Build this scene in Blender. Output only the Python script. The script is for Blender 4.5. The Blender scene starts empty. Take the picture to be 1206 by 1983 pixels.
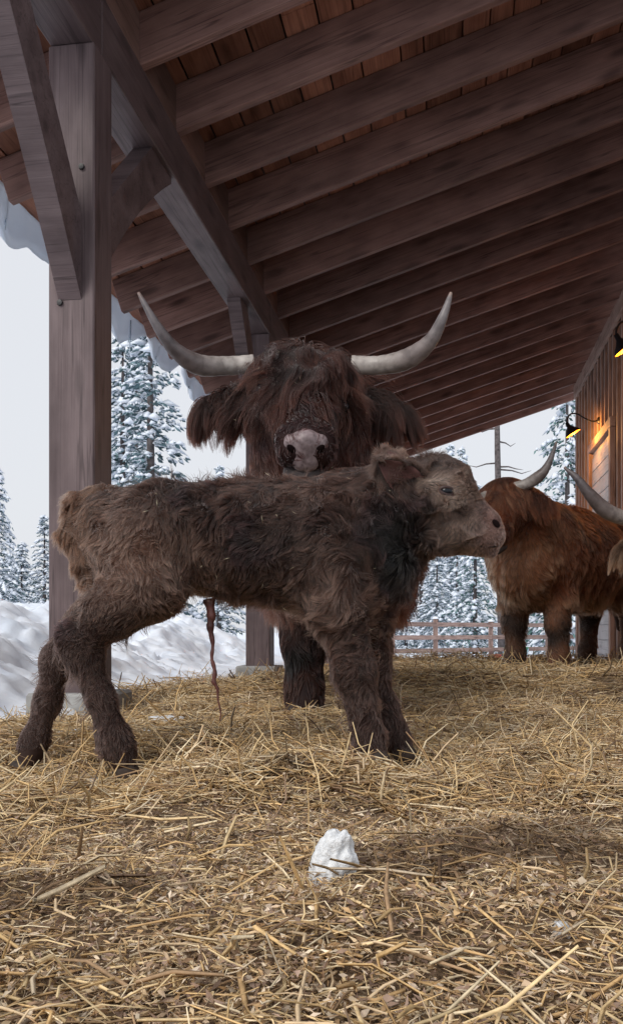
import bpy, bmesh, math, random
import numpy as np
from mathutils import Vector, Matrix, kdtree

# ------------------------------------------------------------------ camera, sky, sun, exposure
scene = bpy.context.scene
C = scene.collection
FPX, VX, HY, H = 1750.0, 870.0, 1225.0, 0.30      # focal length in photo pixels, beam vanishing point, horizon row, lens height
IW, IH = 1206.0, 1983.0
cam_data = bpy.data.cameras.new('camera')
cam = bpy.data.objects.new('camera', cam_data)
C.objects.link(cam)
scene.camera = cam
cam.location = (0, 0, H)
cam.rotation_euler = (math.radians(90), 0, 0)
cam_data.sensor_fit = 'HORIZONTAL'
cam_data.sensor_width = 36.0
cam_data.lens = 36.0 * FPX / IW
cam_data.shift_y = (HY - IH / 2) / IW
cam_data.clip_start = 0.02
cam_data.clip_end = 3000

SUN_EL, SUN_AZ = math.radians(38), math.radians(215)   # azimuth clockwise from +Y
world = bpy.data.worlds.new('World')
scene.world = world
world.use_nodes = True
nt = world.node_tree
nt.nodes.clear()
wo = nt.nodes.new('ShaderNodeOutputWorld')
bg = nt.nodes.new('ShaderNodeBackground')
sky = nt.nodes.new('ShaderNodeTexSky')
sky.sky_type = 'NISHITA'
sky.sun_disc = False
sky.sun_elevation = SUN_EL
sky.sun_rotation = SUN_AZ
sky.dust_density = 4.0
mx = nt.nodes.new('ShaderNodeMix')
mx.data_type = 'RGBA'
mx.inputs[0].default_value = 0.88                       # thick even overcast over the clear sky
mx.inputs[7].default_value = (7.25, 7.4, 7.75, 1)
nt.links.new(sky.outputs[0], mx.inputs[6])
nt.links.new(mx.outputs[2], bg.inputs[0])
bg.inputs[1].default_value = 0.10
nt.links.new(bg.outputs[0], wo.inputs[0])

sd = bpy.data.lights.new('sun', 'SUN')
sun = bpy.data.objects.new('sun', sd)
C.objects.link(sun)
sd.energy = 1.5
sd.angle = math.radians(25)
sd.color = (1.0, 0.96, 0.9)
sdir = Vector((math.sin(SUN_AZ) * math.cos(SUN_EL), math.cos(SUN_AZ) * math.cos(SUN_EL), math.sin(SUN_EL)))
sun.rotation_euler = sdir.to_track_quat('Z', 'Y').to_euler()
sun.location = (-4, -6, 8)

scene.view_settings.view_transform = 'Standard'
scene.view_settings.look = 'None'
scene.view_settings.exposure = 0.24
scene.view_settings.gamma = 1.0
scene.render.engine = 'CYCLES'
scene.cycles.max_bounces = 8
scene.cycles.diffuse_bounces = 5
scene.cycles.glossy_bounces = 3
scene.cycles.transmission_bounces = 4
scene.cycles.transparent_max_bounces = 6
scene.cycles.use_denoising = True
scene.cycles_curves.shape = 'RIBBONS'
scene.cycles_curves.subdivisions = 2

TH = math.atan((VX - IW / 2) / FPX)
ST, CT = math.sin(TH), math.cos(TH)
rng = np.random.default_rng(7)
random.seed(7)


def at(X, Y, d):
    """World point of a photo position at distance d."""
    return np.array([(X - IW / 2) / FPX * d, d, H + (HY - Y) / FPX * d])


def uv_of(x, y):
    return x * ST + y * CT, x * CT - y * ST          # u along the beam, v towards the wall


# ------------------------------------------------------------------ helpers
def tag(o, label=None, cat=None, group=None, kind=None):
    if label: o['label'] = label
    if cat: o['category'] = cat
    if group: o['group'] = group
    if kind: o['kind'] = kind
    return o


def empty(name, loc=(0, 0, 0), parent=None):
    o = bpy.data.objects.new(name, None)
    C.objects.link(o)
    o.location = loc
    o.empty_display_size = 0.1
    if parent is not None: o.parent = parent
    return o


def link(name, me, mat=None, parent=None, smooth=False, loc=None):
    o = bpy.data.objects.new(name, me)
    C.objects.link(o)
    if mat is not None and not me.materials: me.materials.append(mat)
    if smooth: me.polygons.foreach_set('use_smooth', np.ones(len(me.polygons), bool))
    if parent is not None: o.parent = parent
    if loc is not None: o.location = loc
    return o


def mesh_np(name, V, faces_flat, nper, cols=None):
    """Fast mesh from numpy: every face has nper corners."""
    me = bpy.data.meshes.new(name)
    V = np.asarray(V, np.float32)
    F = np.asarray(faces_flat, np.int32).ravel()
    nf = len(F) // nper
    me.vertices.add(len(V)); me.vertices.foreach_set('co', V.ravel())
    me.loops.add(len(F)); me.loops.foreach_set('vertex_index', F)
    me.polygons.add(nf)
    me.polygons.foreach_set('loop_start', np.arange(nf, dtype=np.int32) * nper)
    me.update(calc_edges=True)
    me.validate()
    if cols is not None:
        a = me.color_attributes.new('col', 'FLOAT_COLOR', 'POINT')
        c = np.ones((len(V), 4), np.float32); c[:, :3] = cols
        a.data.foreach_set('color', c.ravel())
    return me


def bm_mesh(name, bm):
    me = bpy.data.meshes.new(name)
    bm.normal_update()
    bm.to_mesh(me)
    bm.free()
    return me


def box_mesh(name, lo, hi, bevel=0.004):
    bm = bmesh.new()
    bmesh.ops.create_cube(bm, size=1)
    lo, hi = Vector(lo), Vector(hi)
    for v in bm.verts:
        v.co = Vector([lo[i] + (v.co[i] + .5) * (hi[i] - lo[i]) for i in range(3)])
    if bevel:
        bmesh.ops.bevel(bm, geom=bm.edges[:], offset=bevel, segments=1, affect='EDGES')
    return bm_mesh(name, bm)


def timber(name, a, b, w, h, mat, parent, up=(0, 0, 1), bevel=0.005):
    """A squared timber from a to b (local X along it), width w across, depth h along up."""
    a, b = Vector(a), Vector(b)
    x = (b - a).normalized(); z = Vector(up); z = (z - x * z.dot(x)).normalized(); y = z.cross(x)
    L = (b - a).length
    me = box_mesh(name, (0, -w / 2, -h / 2), (L, w / 2, h / 2), bevel)
    o = link(name, me, mat, parent)
    M = Matrix((x, y, z)).transposed().to_4x4(); M.translation = a
    o.matrix_local = M
    return o


def tube_mesh(name, pts, rad, seg=10, caps=True):
    pts = [Vector(p) for p in pts]
    n = len(pts)
    if np.isscalar(rad): rad = [rad] * n
    bm = bmesh.new()
    ref = Vector((0, 0, 1))
    t0 = (pts[1] - pts[0]).normalized()
    if abs(t0.dot(ref)) > .9: ref = Vector((1, 0, 0))
    rings = []
    nrm = (ref - t0 * ref.dot(t0)).normalized()
    for i, p in enumerate(pts):
        t = (pts[min(i + 1, n - 1)] - pts[max(i - 1, 0)]).normalized()
        nrm = (nrm - t * nrm.dot(t)).normalized()
        bi = t.cross(nrm)
        rings.append([bm.verts.new(p + (nrm * math.cos(k * 2 * math.pi / seg) + bi * math.sin(k * 2 * math.pi / seg)) * rad[i]) for k in range(seg)])
    for r0, r1 in zip(rings, rings[1:]):
        for k in range(seg):
            bm.faces.new((r0[k], r0[(k + 1) % seg], r1[(k + 1) % seg], r1[k]))
    if caps:
        bm.faces.new(rings[0][::-1]); bm.faces.new(rings[-1])
    return bm_mesh(name, bm)


def lathe_mesh(name, prof, seg=28):
    bm = bmesh.new()
    rings = [[bm.verts.new((r * math.cos(k * 2 * math.pi / seg), r * math.sin(k * 2 * math.pi / seg), z)) for k in range(seg)] for r, z in prof]
    for r0, r1 in zip(rings, rings[1:]):
        for k in range(seg):
            bm.faces.new((r0[k], r0[(k + 1) % seg], r1[(k + 1) % seg], r1[k]))
    return bm_mesh(name, bm)


def catmull(P, m):
    P = np.asarray(P, float)
    n = len(P)
    ts = np.linspace(0, n - 1, m)
    out = []
    for t in ts:
        i = min(int(t), n - 2); f = t - i
        p0, p1, p2, p3 = P[max(i - 1, 0)], P[i], P[i + 1], P[min(i + 2, n - 1)]
        out.append(.5 * ((2 * p1) + (-p0 + p2) * f + (2 * p0 - 5 * p1 + 4 * p2 - p3) * f * f + (-p0 + 3 * p1 - 3 * p2 + p3) * f ** 3))
    return np.array(out)


def sm(a, b, x):
    t = np.clip((np.asarray(x, float) - a) / (b - a), 0, 1)
    return t * t * (3 - 2 * t)


def nz(P, scale, seed, n=7):
    """Smooth pseudo noise, about -1..1, of points (N,k)."""
    r = np.random.default_rng(seed)
    P = np.asarray(P, float)
    o = np.zeros(P.shape[:-1])
    for i in range(n):
        k = r.normal(size=P.shape[-1]) * scale * (0.6 + 0.8 * r.random())
        o += np.sin(P @ k + r.random() * 6.28)
    return o / math.sqrt(n / 2) / 1.5


def vn(P, scale, seed):
    """Lattice value noise of 2-D points, -1..1, with no direction of its own."""
    tab = np.random.default_rng(seed).random(65536) * 2 - 1
    a = .7 + seed
    q = np.stack([P[..., 0] * math.cos(a) - P[..., 1] * math.sin(a), P[..., 0] * math.sin(a) + P[..., 1] * math.cos(a)], -1) * scale + 1000
    i = np.floor(q).astype(np.int64); f = q - i
    f = f * f * f * (f * (f * 6 - 15) + 10)
    hsh = lambda x, y: tab[(x * 73856093 ^ y * 19349663) & 65535]
    return ((hsh(i[..., 0], i[..., 1]) * (1 - f[..., 0]) + hsh(i[..., 0] + 1, i[..., 1]) * f[..., 0]) * (1 - f[..., 1])
            + (hsh(i[..., 0], i[..., 1] + 1) * (1 - f[..., 0]) + hsh(i[..., 0] + 1, i[..., 1] + 1) * f[..., 0]) * f[..., 1])


def norm(a):
    return a / np.maximum(np.linalg.norm(a, axis=-1, keepdims=True), 1e-9)


# ------------------------------------------------------------------ materials
def new_mat(name, rough=.6, spec=.3, color=(.5, .5, .5)):
    m = bpy.data.materials.new(name)
    m.use_nodes = True
    b = m.node_tree.nodes['Principled BSDF']
    b.inputs['Roughness'].default_value = rough
    b.inputs['Specular IOR Level'].default_value = spec
    b.inputs['Base Color'].default_value = (*color, 1)
    return m, m.node_tree, b


def node(t, kind, **kw):
    n = t.nodes.new(kind)
    for k, v in kw.items(): setattr(n, k, v)
    return n


def ramp(t, fac, stops):
    r = node(t, 'ShaderNodeValToRGB')
    e = r.color_ramp.elements
    while len(e) < len(stops): e.new(.5)
    for i, (p, c) in enumerate(stops):
        e[i].position = p; e[i].color = (*c, 1)
    t.links.new(fac, r.inputs[0])
    return r.outputs[0]


def mixc(t, fac, a, b, blend='MIX'):
    m = node(t, 'ShaderNodeMix', data_type='RGBA', blend_type=blend)
    for s, v in ((0, fac), (6, a), (7, b)):
        if isinstance(v, bpy.types.NodeSocket): t.links.new(v, m.inputs[s])
        elif isinstance(v, tuple): m.inputs[s].default_value = (*v, 1)
        else: m.inputs[s].default_value = v
    return m.outputs[2]


def bump(t, b, h, strength=.3, dist=.01):
    n = node(t, 'ShaderNodeBump')
    n.inputs['Strength'].default_value = strength
    n.inputs['Distance'].default_value = dist
    t.links.new(h, n.inputs['Height'])
    t.links.new(n.outputs[0], b.inputs['Normal'])


def wood_mat(name, dark, mid, light, rough=.62, var=.25):
    """Rough-sawn timber, grain along local X, with knots, checks and stains."""
    m, t, b = new_mat(name, rough, .25)
    tc = node(t, 'ShaderNodeTexCoord'); oi = node(t, 'ShaderNodeObjectInfo')
    off = node(t, 'ShaderNodeVectorMath', operation='SCALE'); off.inputs[0].default_value = (37, 91, 53)
    t.links.new(oi.outputs['Random'], off.inputs['Scale'])
    ad = node(t, 'ShaderNodeVectorMath', operation='ADD')
    t.links.new(tc.outputs['Object'], ad.inputs[0]); t.links.new(off.outputs[0], ad.inputs[1])

    def mapped(s):
        mp = node(t, 'ShaderNodeMapping'); mp.inputs['Scale'].default_value = s
        t.links.new(ad.outputs[0], mp.inputs['Vector']); return mp.outputs[0]

    def noise(s, scale, det=4, dist=0.0):
        n = node(t, 'ShaderNodeTexNoise'); n.inputs['Scale'].default_value = scale; n.inputs['Detail'].default_value = det
        n.inputs['Distortion'].default_value = dist
        t.links.new(mapped(s), n.inputs['Vector']); return n.outputs[0]
    grain = noise((.5, 14, 14), 3.0, 5, .6)
    fine = noise((1.2, 60, 60), 4.0, 3)
    stain = noise((1, 3, 3), 1.6, 4)
    c = ramp(t, grain, [(.28, dark), (.5, mid), (.74, light)])
    c = mixc(t, .30, c, ramp(t, fine, [(.3, dark), (.7, light)]))
    c = mixc(t, ramp(t, stain, [(.42, (0, 0, 0)), (.75, (.75, .75, .75))]), c, tuple(x * .55 for x in dark))
    vo = node(t, 'ShaderNodeTexVoronoi'); vo.inputs['Scale'].default_value = 1.0
    t.links.new(mapped((2.0, 7.5, 7.5)), vo.inputs['Vector'])
    c = mixc(t, ramp(t, vo.outputs['Distance'], [(.10, (.9, .9, .9)), (.27, (0, 0, 0))]), c, tuple(x * .3 for x in dark))
    ck = noise((.22, 9, 9), 2.2, 2, .2)
    c = mixc(t, ramp(t, ck, [(.482, (0, 0, 0)), (.496, (.8, .8, .8)), (.504, (.8, .8, .8)), (.518, (0, 0, 0))]), c, tuple(x * .4 for x in dark))
    blot = noise((.8, 2, 2), 5.0, 6)
    c = mixc(t, .35, c, ramp(t, blot, [(.3, tuple(x * .6 for x in dark)), (.7, light)]))
    br = node(t, 'ShaderNodeMapRange'); br.inputs['To Min'].default_value = 1 - var; br.inputs['To Max'].default_value = 1 + var
    t.links.new(oi.outputs['Random'], br.inputs['Value'])
    sc = node(t, 'ShaderNodeVectorMath', operation='SCALE')
    t.links.new(c, sc.inputs[0]); t.links.new(br.outputs[0], sc.inputs['Scale'])
    t.links.new(sc.outputs[0], b.inputs['Base Color'])
    bump(t, b, fine, .35, .004)
    return m


def noisy_mat(name, stops, scale=8, rough=.8, spec=.2, bstr=.3, bdist=.01, det=6, coord='Object'):
    m, t, b = new_mat(name, rough, spec)
    tc = node(t, 'ShaderNodeTexCoord')
    n = node(t, 'ShaderNodeTexNoise'); n.inputs['Scale'].default_value = scale; n.inputs['Detail'].default_value = det
    t.links.new(tc.outputs[coord], n.inputs['Vector'])
    t.links.new(ramp(t, n.outputs[0], stops), b.inputs['Base Color'])
    if bstr: bump(t, b, n.outputs[0], bstr, bdist)
    return m


def attr_mat(name, rough=.6, spec=.25, nscale=0, trans=0.0):
    m, t, b = new_mat(name, rough, spec)
    a = node(t, 'ShaderNodeAttribute', attribute_name='col')
    c = a.outputs['Color']
    if nscale:
        tc = node(t, 'ShaderNodeTexCoord')
        n = node(t, 'ShaderNodeTexNoise'); n.inputs['Scale'].default_value = nscale; n.inputs['Detail'].default_value = 4
        t.links.new(tc.outputs['Object'], n.inputs['Vector'])
        c = mixc(t, .55, c, ramp(t, n.outputs[0], [(.3, (.35, .35, .35)), (.7, (1.25, 1.25, 1.25))]), 'MULTIPLY')
        bump(t, b, n.outputs[0], .4, .004)
    t.links.new(c, b.inputs['Base Color'])
    return m


def fur_mat(name, rough=.6):
    m = bpy.data.materials.new(name); m.use_nodes = True
    t = m.node_tree; t.nodes.clear()
    o = node(t, 'ShaderNodeOutputMaterial')
    h = node(t, 'ShaderNodeBsdfHairPrincipled')
    h.model = 'CHIANG'; h.parametrization = 'COLOR'
    h.inputs['Roughness'].default_value = rough
    h.inputs['Radial Roughness'].default_value = .6
    h.inputs['Coat'].default_value = .0
    h.inputs['IOR'].default_value = 1.38
    a = node(t, 'ShaderNodeAttribute', attribute_name='col')
    hi = node(t, 'ShaderNodeHairInfo')
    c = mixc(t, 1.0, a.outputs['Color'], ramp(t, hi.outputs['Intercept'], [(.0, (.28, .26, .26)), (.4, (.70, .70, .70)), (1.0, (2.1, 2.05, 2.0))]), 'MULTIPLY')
    t.links.new(c, h.inputs['Color'])
    t.links.new(h.outputs[0], o.inputs[0])
    return m


M = {}
M['rafter'] = wood_mat('rafter_wood', (.16, .085, .072), (.26, .145, .12), (.36, .215, .18), .62, .18)
M['beam'] = wood_mat('beam_wood', (.10, .068, .071), (.148, .107, .11), (.215, .163, .165), .5, .1)
M['deck'] = wood_mat('deck_wood', (.22, .085, .055), (.38, .165, .105), (.52, .26, .175), .6, .4)
M['block'] = wood_mat('block_wood', (.16, .092, .075), (.22, .135, .11), (.29, .19, .16))
M['wallwood'] = wood_mat('wall_wood', (.20, .13, .11), (.30, .205, .17), (.4, .29, .25), .65, .15)
M['batten'] = wood_mat('batten_wood', (.34, .22, .18), (.46, .32, .27), (.56, .42, .36), .65, .15)
M['doorwood'] = wood_mat('door_paint', (.36, .34, .36), (.45, .43, .45), (.52, .50, .52), .35, .04)
M['fence'] = wood_mat('fence_wood', (.22, .14, .12), (.33, .22, .19), (.45, .33, .29), .75, .15)
M['concrete'] = noisy_mat('concrete', [(.3, (.26, .26, .26)), (.7, (.42, .42, .41))], 14, .85)
M['snow'] = noisy_mat('snow', [(.3, (.70, .77, .88)), (.7, (.83, .87, .93))], 3.5, .7, .3, .5, .03, 10)
def eave_snow():
    m = noisy_mat('eave_snow', [(.3, (.70, .77, .87)), (.7, (.82, .87, .93))], 5, .6, .3, .4, .02, 8)
    t = m.node_tree
    b = t.nodes['Principled BSDF']; o_ = t.nodes['Material Output']
    tr = node(t, 'ShaderNodeBsdfTranslucent'); tr.inputs[0].default_value = (.86, .91, .98, 1)
    mxs = node(t, 'ShaderNodeMixShader'); mxs.inputs[0].default_value = .4
    t.links.new(b.outputs[0], mxs.inputs[1]); t.links.new(tr.outputs[0], mxs.inputs[2]); t.links.new(mxs.outputs[0], o_.inputs[0])
    return m


M['eavesnow'] = eave_snow()
M['oldsnow'] = noisy_mat('old_snow', [(.3, (.60, .62, .64)), (.6, (.80, .82, .84))], 160, .55, .4, .8, .006, 8)
M['bed'] = noisy_mat('bedding_soil', [(.3, (.08, .052, .034)), (.5, (.20, .135, .085)), (.72, (.38, .27, .17))], 90, .9, .15, .9, .02, 8)
M['straw'] = attr_mat('straw', .6, .25, 90)
M['skin'] = attr_mat('hide', .7, .2)
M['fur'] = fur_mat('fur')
M['horn'] = None
M['dark'] = new_mat('black_metal', .45, .5, (.012, .012, .014))[0]
M['hoof'] = noisy_mat('hoof', [(.3, (.02, .015, .012)), (.7, (.07, .05, .04))], 30, .55)
M['eye'] = new_mat('eye', .12, .32, (.005, .006, .010))[0]
M['lid'] = new_mat('eyelid', .4, .35, (.05, .028, .026))[0]
M['nose'] = noisy_mat('nose_skin', [(.3, (.10, .07, .072)), (.7, (.27, .21, .215))], 70, .42, .4, .5, .003)
M['nostril'] = new_mat('nostril', .9, .05, (.009, .005, .005))[0]
M['lipline'] = new_mat('lip_line', .7, .2, (.035, .02, .018))[0]
M['cordskin'] = noisy_mat('cord', [(.3, (.06, .018, .015)), (.7, (.17, .06, .05))], 40, .4, .5, .5, .003)
M['needle'] = attr_mat('needles', .7, .15)
M['bark'] = noisy_mat('bark', [(.3, (.06, .05, .05)), (.7, (.16, .14, .14))], 10, .9)
M['red'] = new_mat('red_plastic', .45, .4, (.5, .03, .03))[0]
M['green'] = new_mat('green_plastic', .45, .4, (.02, .2, .09))[0]
M['paleblue'] = new_mat('pale_blue_plastic', .45, .4, (.35, .5, .6))[0]


def horn_mat():
    m, t, b = new_mat('horn', .38, .4)
    a = node(t, 'ShaderNodeAttribute', attribute_name='col')
    tc = node(t, 'ShaderNodeTexCoord')
    n = node(t, 'ShaderNodeTexNoise'); n.inputs['Scale'].default_value = 35; n.inputs['Detail'].default_value = 6
    t.links.new(tc.outputs['Object'], n.inputs['Vector'])
    c = mixc(t, .6, a.outputs['Color'], ramp(t, n.outputs[0], [(.32, (.30, .27, .26)), (.55, (.9, .88, .86)), (.75, (1.15, 1.15, 1.15))]), 'MULTIPLY')
    t.links.new(c, b.inputs['Base Color'])
    bump(t, b, n.outputs[0], .3, .004)
    return m


M['horn'] = horn_mat()

# ------------------------------------------------------------------ terrain
def bed_edge(u):
    return -1.80 - .115 * np.clip(u - 3.5, -3, 8)


def bed_h(x, y):
    x = np.asarray(x, float); y = np.asarray(y, float)
    u, v = uv_of(x, y)
    P = np.stack([x, y], -1)
    z = .058 * sm(2.2, 5.0, y) * sm(-1.6, -.2, v)
    z = z - .07 * sm(-.6, -1.7, v) * sm(2.2, 3.6, y) - .05 * sm(-.8, -2, v) * sm(5, 8, y)
    z = z + .055 * np.exp(-(((x + .08) / .22) ** 2 + ((y - 1.72) / .17) ** 2))
    z = z + .05 * np.exp(-(((x - .62) / .3) ** 2 + ((y - 1.75) / .25) ** 2))
    z = z + .09 * np.exp(-(((x - 1.55) / .45) ** 2 + ((y - 3.9) / .5) ** 2))
    z = z + .03 * np.exp(-(((x + .25) / .12) ** 2 + ((y - 1.0) / .12) ** 2)) + .03 * np.exp(-(((x - .3) / .15) ** 2 + ((y - .95) / .15) ** 2))
    z = z + .022 * vn(P, 2.6, 6) + .016 * vn(P, 6, 7) * sm(9, 4, y) + .006 * nz(P, 5, 1) + .010 * nz(P, 13, 2) * sm(12, 4, y) + .006 * nz(P, 33, 3) * sm(6, 2, y) + .02 * nz(P, 1.7, 5) * sm(2, 4, y)
    w = bed_edge(u) - v
    z = z - .5 * sm(-.15, .75, w)
    z = z - .95 * sm(7.2, 13.0, y)
    return z


HOOFS = [(*at(X, Y, d)[:2], at(X, Y, d)[2] - .030) for X, Y, d in ((244, 1498, 1.95), (44, 1494, 2.12), (731, 1474, 1.945), (784, 1462, 2.115))]
_raw_bed_h = bed_h


def bed_h(x, y):
    z = _raw_bed_h(x, y)
    x = np.asarray(x, float); y = np.asarray(y, float)
    for hx_, hy_, hz_ in HOOFS:
        w = np.exp(-(((x - hx_) / .13) ** 2 + ((y - hy_ + .05) / .15) ** 2) ** 1.5)
        z = z * (1 - w) + hz_ * w
    return z


def snow_h(x, y):
    x = np.asarray(x, float); y = np.asarray(y, float)
    u, v = uv_of(x, y)
    P = np.stack([x, y], -1)
    w = bed_edge(u) - v
    base = -.62 + .03 * nz(P, .5, 11)
    near = sm(26, 12, y)
    lump = .16 * vn(P, .7, 12) + .10 * vn(P, 1.7, 13) + near * (.12 * (.5 - np.abs(vn(P, 3.1, 14))) + .07 * (.5 - np.abs(vn(P, 6.3, 15))) + .03 * vn(P, 11, 16))
    bank = -.16 + .66 * sm(-.1, 2.6, w) - .75 * sm(5.0, 12, w) + lump * sm(-.1, 1.0, w)
    k = sm(-.7, -.05, w) * sm(26, 16, u) * sm(-6, -1, u)
    z = base * (1 - k) + bank * k
    inside = sm(-.2, -.6, w) * sm(13.0, 10.0, y)
    return z - .45 * inside


def sinh_lines(n, amax, k):
    t = np.linspace(-1, 1, n)
    return np.sinh(t * k) / math.sinh(k) * amax


def grid_mesh(name, xs, ys, hf):
    X, Y = np.meshgrid(xs, ys)
    V = np.stack([X.ravel(), Y.ravel(), hf(X.ravel(), Y.ravel())], -1)
    nx, ny = len(xs), len(ys)
    i = (np.arange(ny - 1)[:, None] * nx + np.arange(nx - 1)[None]).ravel()
    return mesh_np(name, V, np.stack([i, i + 1, i + nx + 1, i + nx], -1), 4)


xs = sinh_lines(261, 4.6, 2.6)
ys = np.concatenate([np.linspace(-1.0, .4, 20)[:-1], np.geomspace(.4, 14.5, 280)])
o = link('bedding_ground', grid_mesh('bedding_ground', xs, ys, bed_h), M['bed'], smooth=True)
tag(o, 'brown trampled bedding floor under the straw', 'ground', kind='structure')
xs = np.concatenate([np.linspace(-900, -40, 20), np.linspace(-38, -14, 34), np.linspace(-13.8, 0, 330), np.linspace(.3, 14, 34), np.linspace(16, 40, 14), np.linspace(60, 900, 20)])
ys = np.concatenate([np.linspace(-500, -10, 10), np.linspace(-8, 1, 14), np.linspace(1.2, 16, 330), np.linspace(16.4, 60, 80), np.geomspace(64, 1500, 24)])
o = link('snow_ground', grid_mesh('snow_ground', xs, ys, snow_h), M['snow'], smooth=True)
tag(o, 'lumpy white snow bank and snow field outside the barn', 'snow', kind='structure')

# ------------------------------------------------------------------ the open timber barn
HREL = H
barn = empty('timber_barn')
barn.rotation_euler = (0, 0, -TH)
tag(barn, 'open timber barn with dark rafters, thick posts and a batten wall', 'barn')
SL = .3166
BV0, BV1 = -1.74, -1.54                 # beam sides
BZ0, BZ1 = 2.89, 3.174                  # beam underside and top
SECS = math.sqrt(1 + SL * SL)
UPR = Vector((-SL, 0, 1)).normalized()  # up out of the roof plane
RD = .265                                # rafter depth
VEAVE, VWALL, U_END = -2.573, 2.06, 15.2


def raf_z(v): return BZ1 + SL * (v - BV1)


roof = empty('roof', parent=barn)
U0, DU = 4.995, .6185
for i in range(-3, 19):
    u = U0 + DU * i + .04
    v0, v1 = VEAVE, VWALL + .35
    a = Vector((v0, u, raf_z(v0))) + UPR * RD / 2
    b = Vector((v1, u, raf_z(v1))) + UPR * RD / 2
    timber('rafter', a, b, .06, RD, M['rafter'], roof, UPR, .006)
    if i < 18:
        zt = raf_z(BV1 - .03) + RD * SECS - .004
        timber('blocking', (BV1 - .03, u + .032, (BZ1 + zt) / 2 + .004), (BV1 - .03, u + DU - .032, (BZ1 + zt) / 2 + .004), .045, zt - BZ1 - .012, M['block'], roof, (0, 0, 1), .002)
rd = random.Random(3)
pos = VEAVE / 1.0 - .07
slen = lambda v: v * SECS
vcur = VEAVE - .10
DECK_U0, DECK_U1 = U0 + DU * -3 - .15, U0 + DU * 18 + .22
while vcur < VWALL + .3:
    w = rd.choice([.14, .165, .19, .19, .235])
    ucur = DECK_U0 + rd.choice([0, .6185, 1.237, 1.855])
    cuts = [DECK_U0] + ([ucur] if ucur > DECK_U0 + .3 else [])
    while cuts[-1] < DECK_U1 - 1.0:
        cuts.append(cuts[-1] + DU * rd.choice([4, 5, 6, 7]))
    cuts[-1] = DECK_U1
    vm = vcur + w / 2
    lift = rd.uniform(0, .005)
    for c0, c1 in zip(cuts, cuts[1:]):
        p = Vector((vm, 0, raf_z(vm))) + UPR * (RD + .016 + lift)
        timber('deck_board', p + Vector((0, c0 + .002, 0)), p + Vector((0, c1 - .002, 0)), (w - .010) * SECS, .03, M['deck'], roof, UPR, .003)
    vcur += w
# a dark roofing sheet over the boards
vm0, vm1 = VEAVE - .1, VWALL + .35
bm = bmesh.new()
for v in (vm0, vm1):
    for u in (DECK_U0, DECK_U1):
        for hgt in (.045, .06):
            pp = Vector((v, u, raf_z(v))) + UPR * (RD + hgt); bm.verts.new(pp)
bmesh.ops.convex_hull(bm, input=bm.verts[:])
link('roofing_sheet', bm_mesh('roofing_sheet', bm), M['dark'], roof)

# posts, beam, braces, footings
PU = [3.76, 7.66, 11.56, 15.40]               # front faces of the posts along the beam
PW = .212
PV = (BV0 + BV1) / 2
edges = [DECK_U0 + .4, PU[0] + PW / 2, PU[1] + PW / 2, PU[2] + PW / 2, PU[3] + PW / 2, 16.2]
for a, b in zip(edges, edges[1:]):
    timber('beam', (PV, a + .0015, (BZ0 + BZ1) / 2), (PV, b - .0015, (BZ0 + BZ1) / 2), BV1 - BV0, BZ1 - BZ0, M['beam'], barn, (0, 0, 1), .006)


def brace_mesh(dirn, reach, drop, top_in, post_in, bow, th=.105):
    """Knee brace profile in (u,z), from post face (u=0) to beam underside (z=0), extruded along v."""
    outer = [(0, -drop + post_in), (reach - top_in, 0), (reach, 0)]
    p0, p1 = Vector((reach, -.03)), Vector((0, -drop))
    q = (p0 + p1) / 2 + Vector((-bow, bow))
    arc = [tuple(p0 * (1 - t) ** 2 + q * 2 * t * (1 - t) + p1 * t * t) for t in [k / 12 for k in range(13)]]
    prof = outer + arc
    bm = bmesh.new()
    L = [bm.verts.new((-th / 2, dirn * u, z)) for u, z in prof]
    R = [bm.verts.new((th / 2, dirn * u, z)) for u, z in prof]
    bm.faces.new(L if dirn > 0 else L[::-1]); bm.faces.new(R[::-1] if dirn > 0 else R)
    n_ = len(prof)
    for k in range(n_):
        bm.faces.new((L[k], R[k], R[(k + 1) % n_], L[(k + 1) % n_]))
    bmesh.ops.recalc_face_normals(bm, faces=bm.faces)
    bmesh.ops.triangulate(bm, faces=[f for f in bm.faces if len(f.verts) > 4])
    return bm_mesh('brace', bm)


for k, u in enumerate(PU):
    p = timber('post', (PV, u + PW / 2, [-.1, -.1, -.45, -.6][k]), (PV, u + PW / 2, BZ0 - .002), PW, PW, M['beam'], barn, (0, 1, 0), .007)
    ft = link('footing', box_mesh('footing', (PV - .18, u + PW / 2 - .18, -.8), (PV + .18, u + PW / 2 + .18, [.035, .01, -.2, -.4][k]), .012), M['concrete'], barn)
    b1 = link('brace', brace_mesh(-1, .85, 1.13, .24, .38, .02), M['beam'], barn, loc=(PV - .005, u - .001, BZ0))
    b2 = link('brace', brace_mesh(1, 1.0, .92, .34, .30, .07), M['beam'], barn, loc=(PV + .02, u + PW + .001, BZ0))
    for (bv, bu, bz) in ((PV + .05, u - .004, BZ0 - .55), (PV - .05, u - .004, 1.75 if k == 0 else 2.0)):
        bo = link('bolt', lathe_mesh('bolt', [(0, .008), (.012, .007), (.014, 0)], 10), M['dark'], barn, loc=(bv, bu, bz))
        bo.rotation_euler = (math.radians(90), 0, 0)

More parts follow.
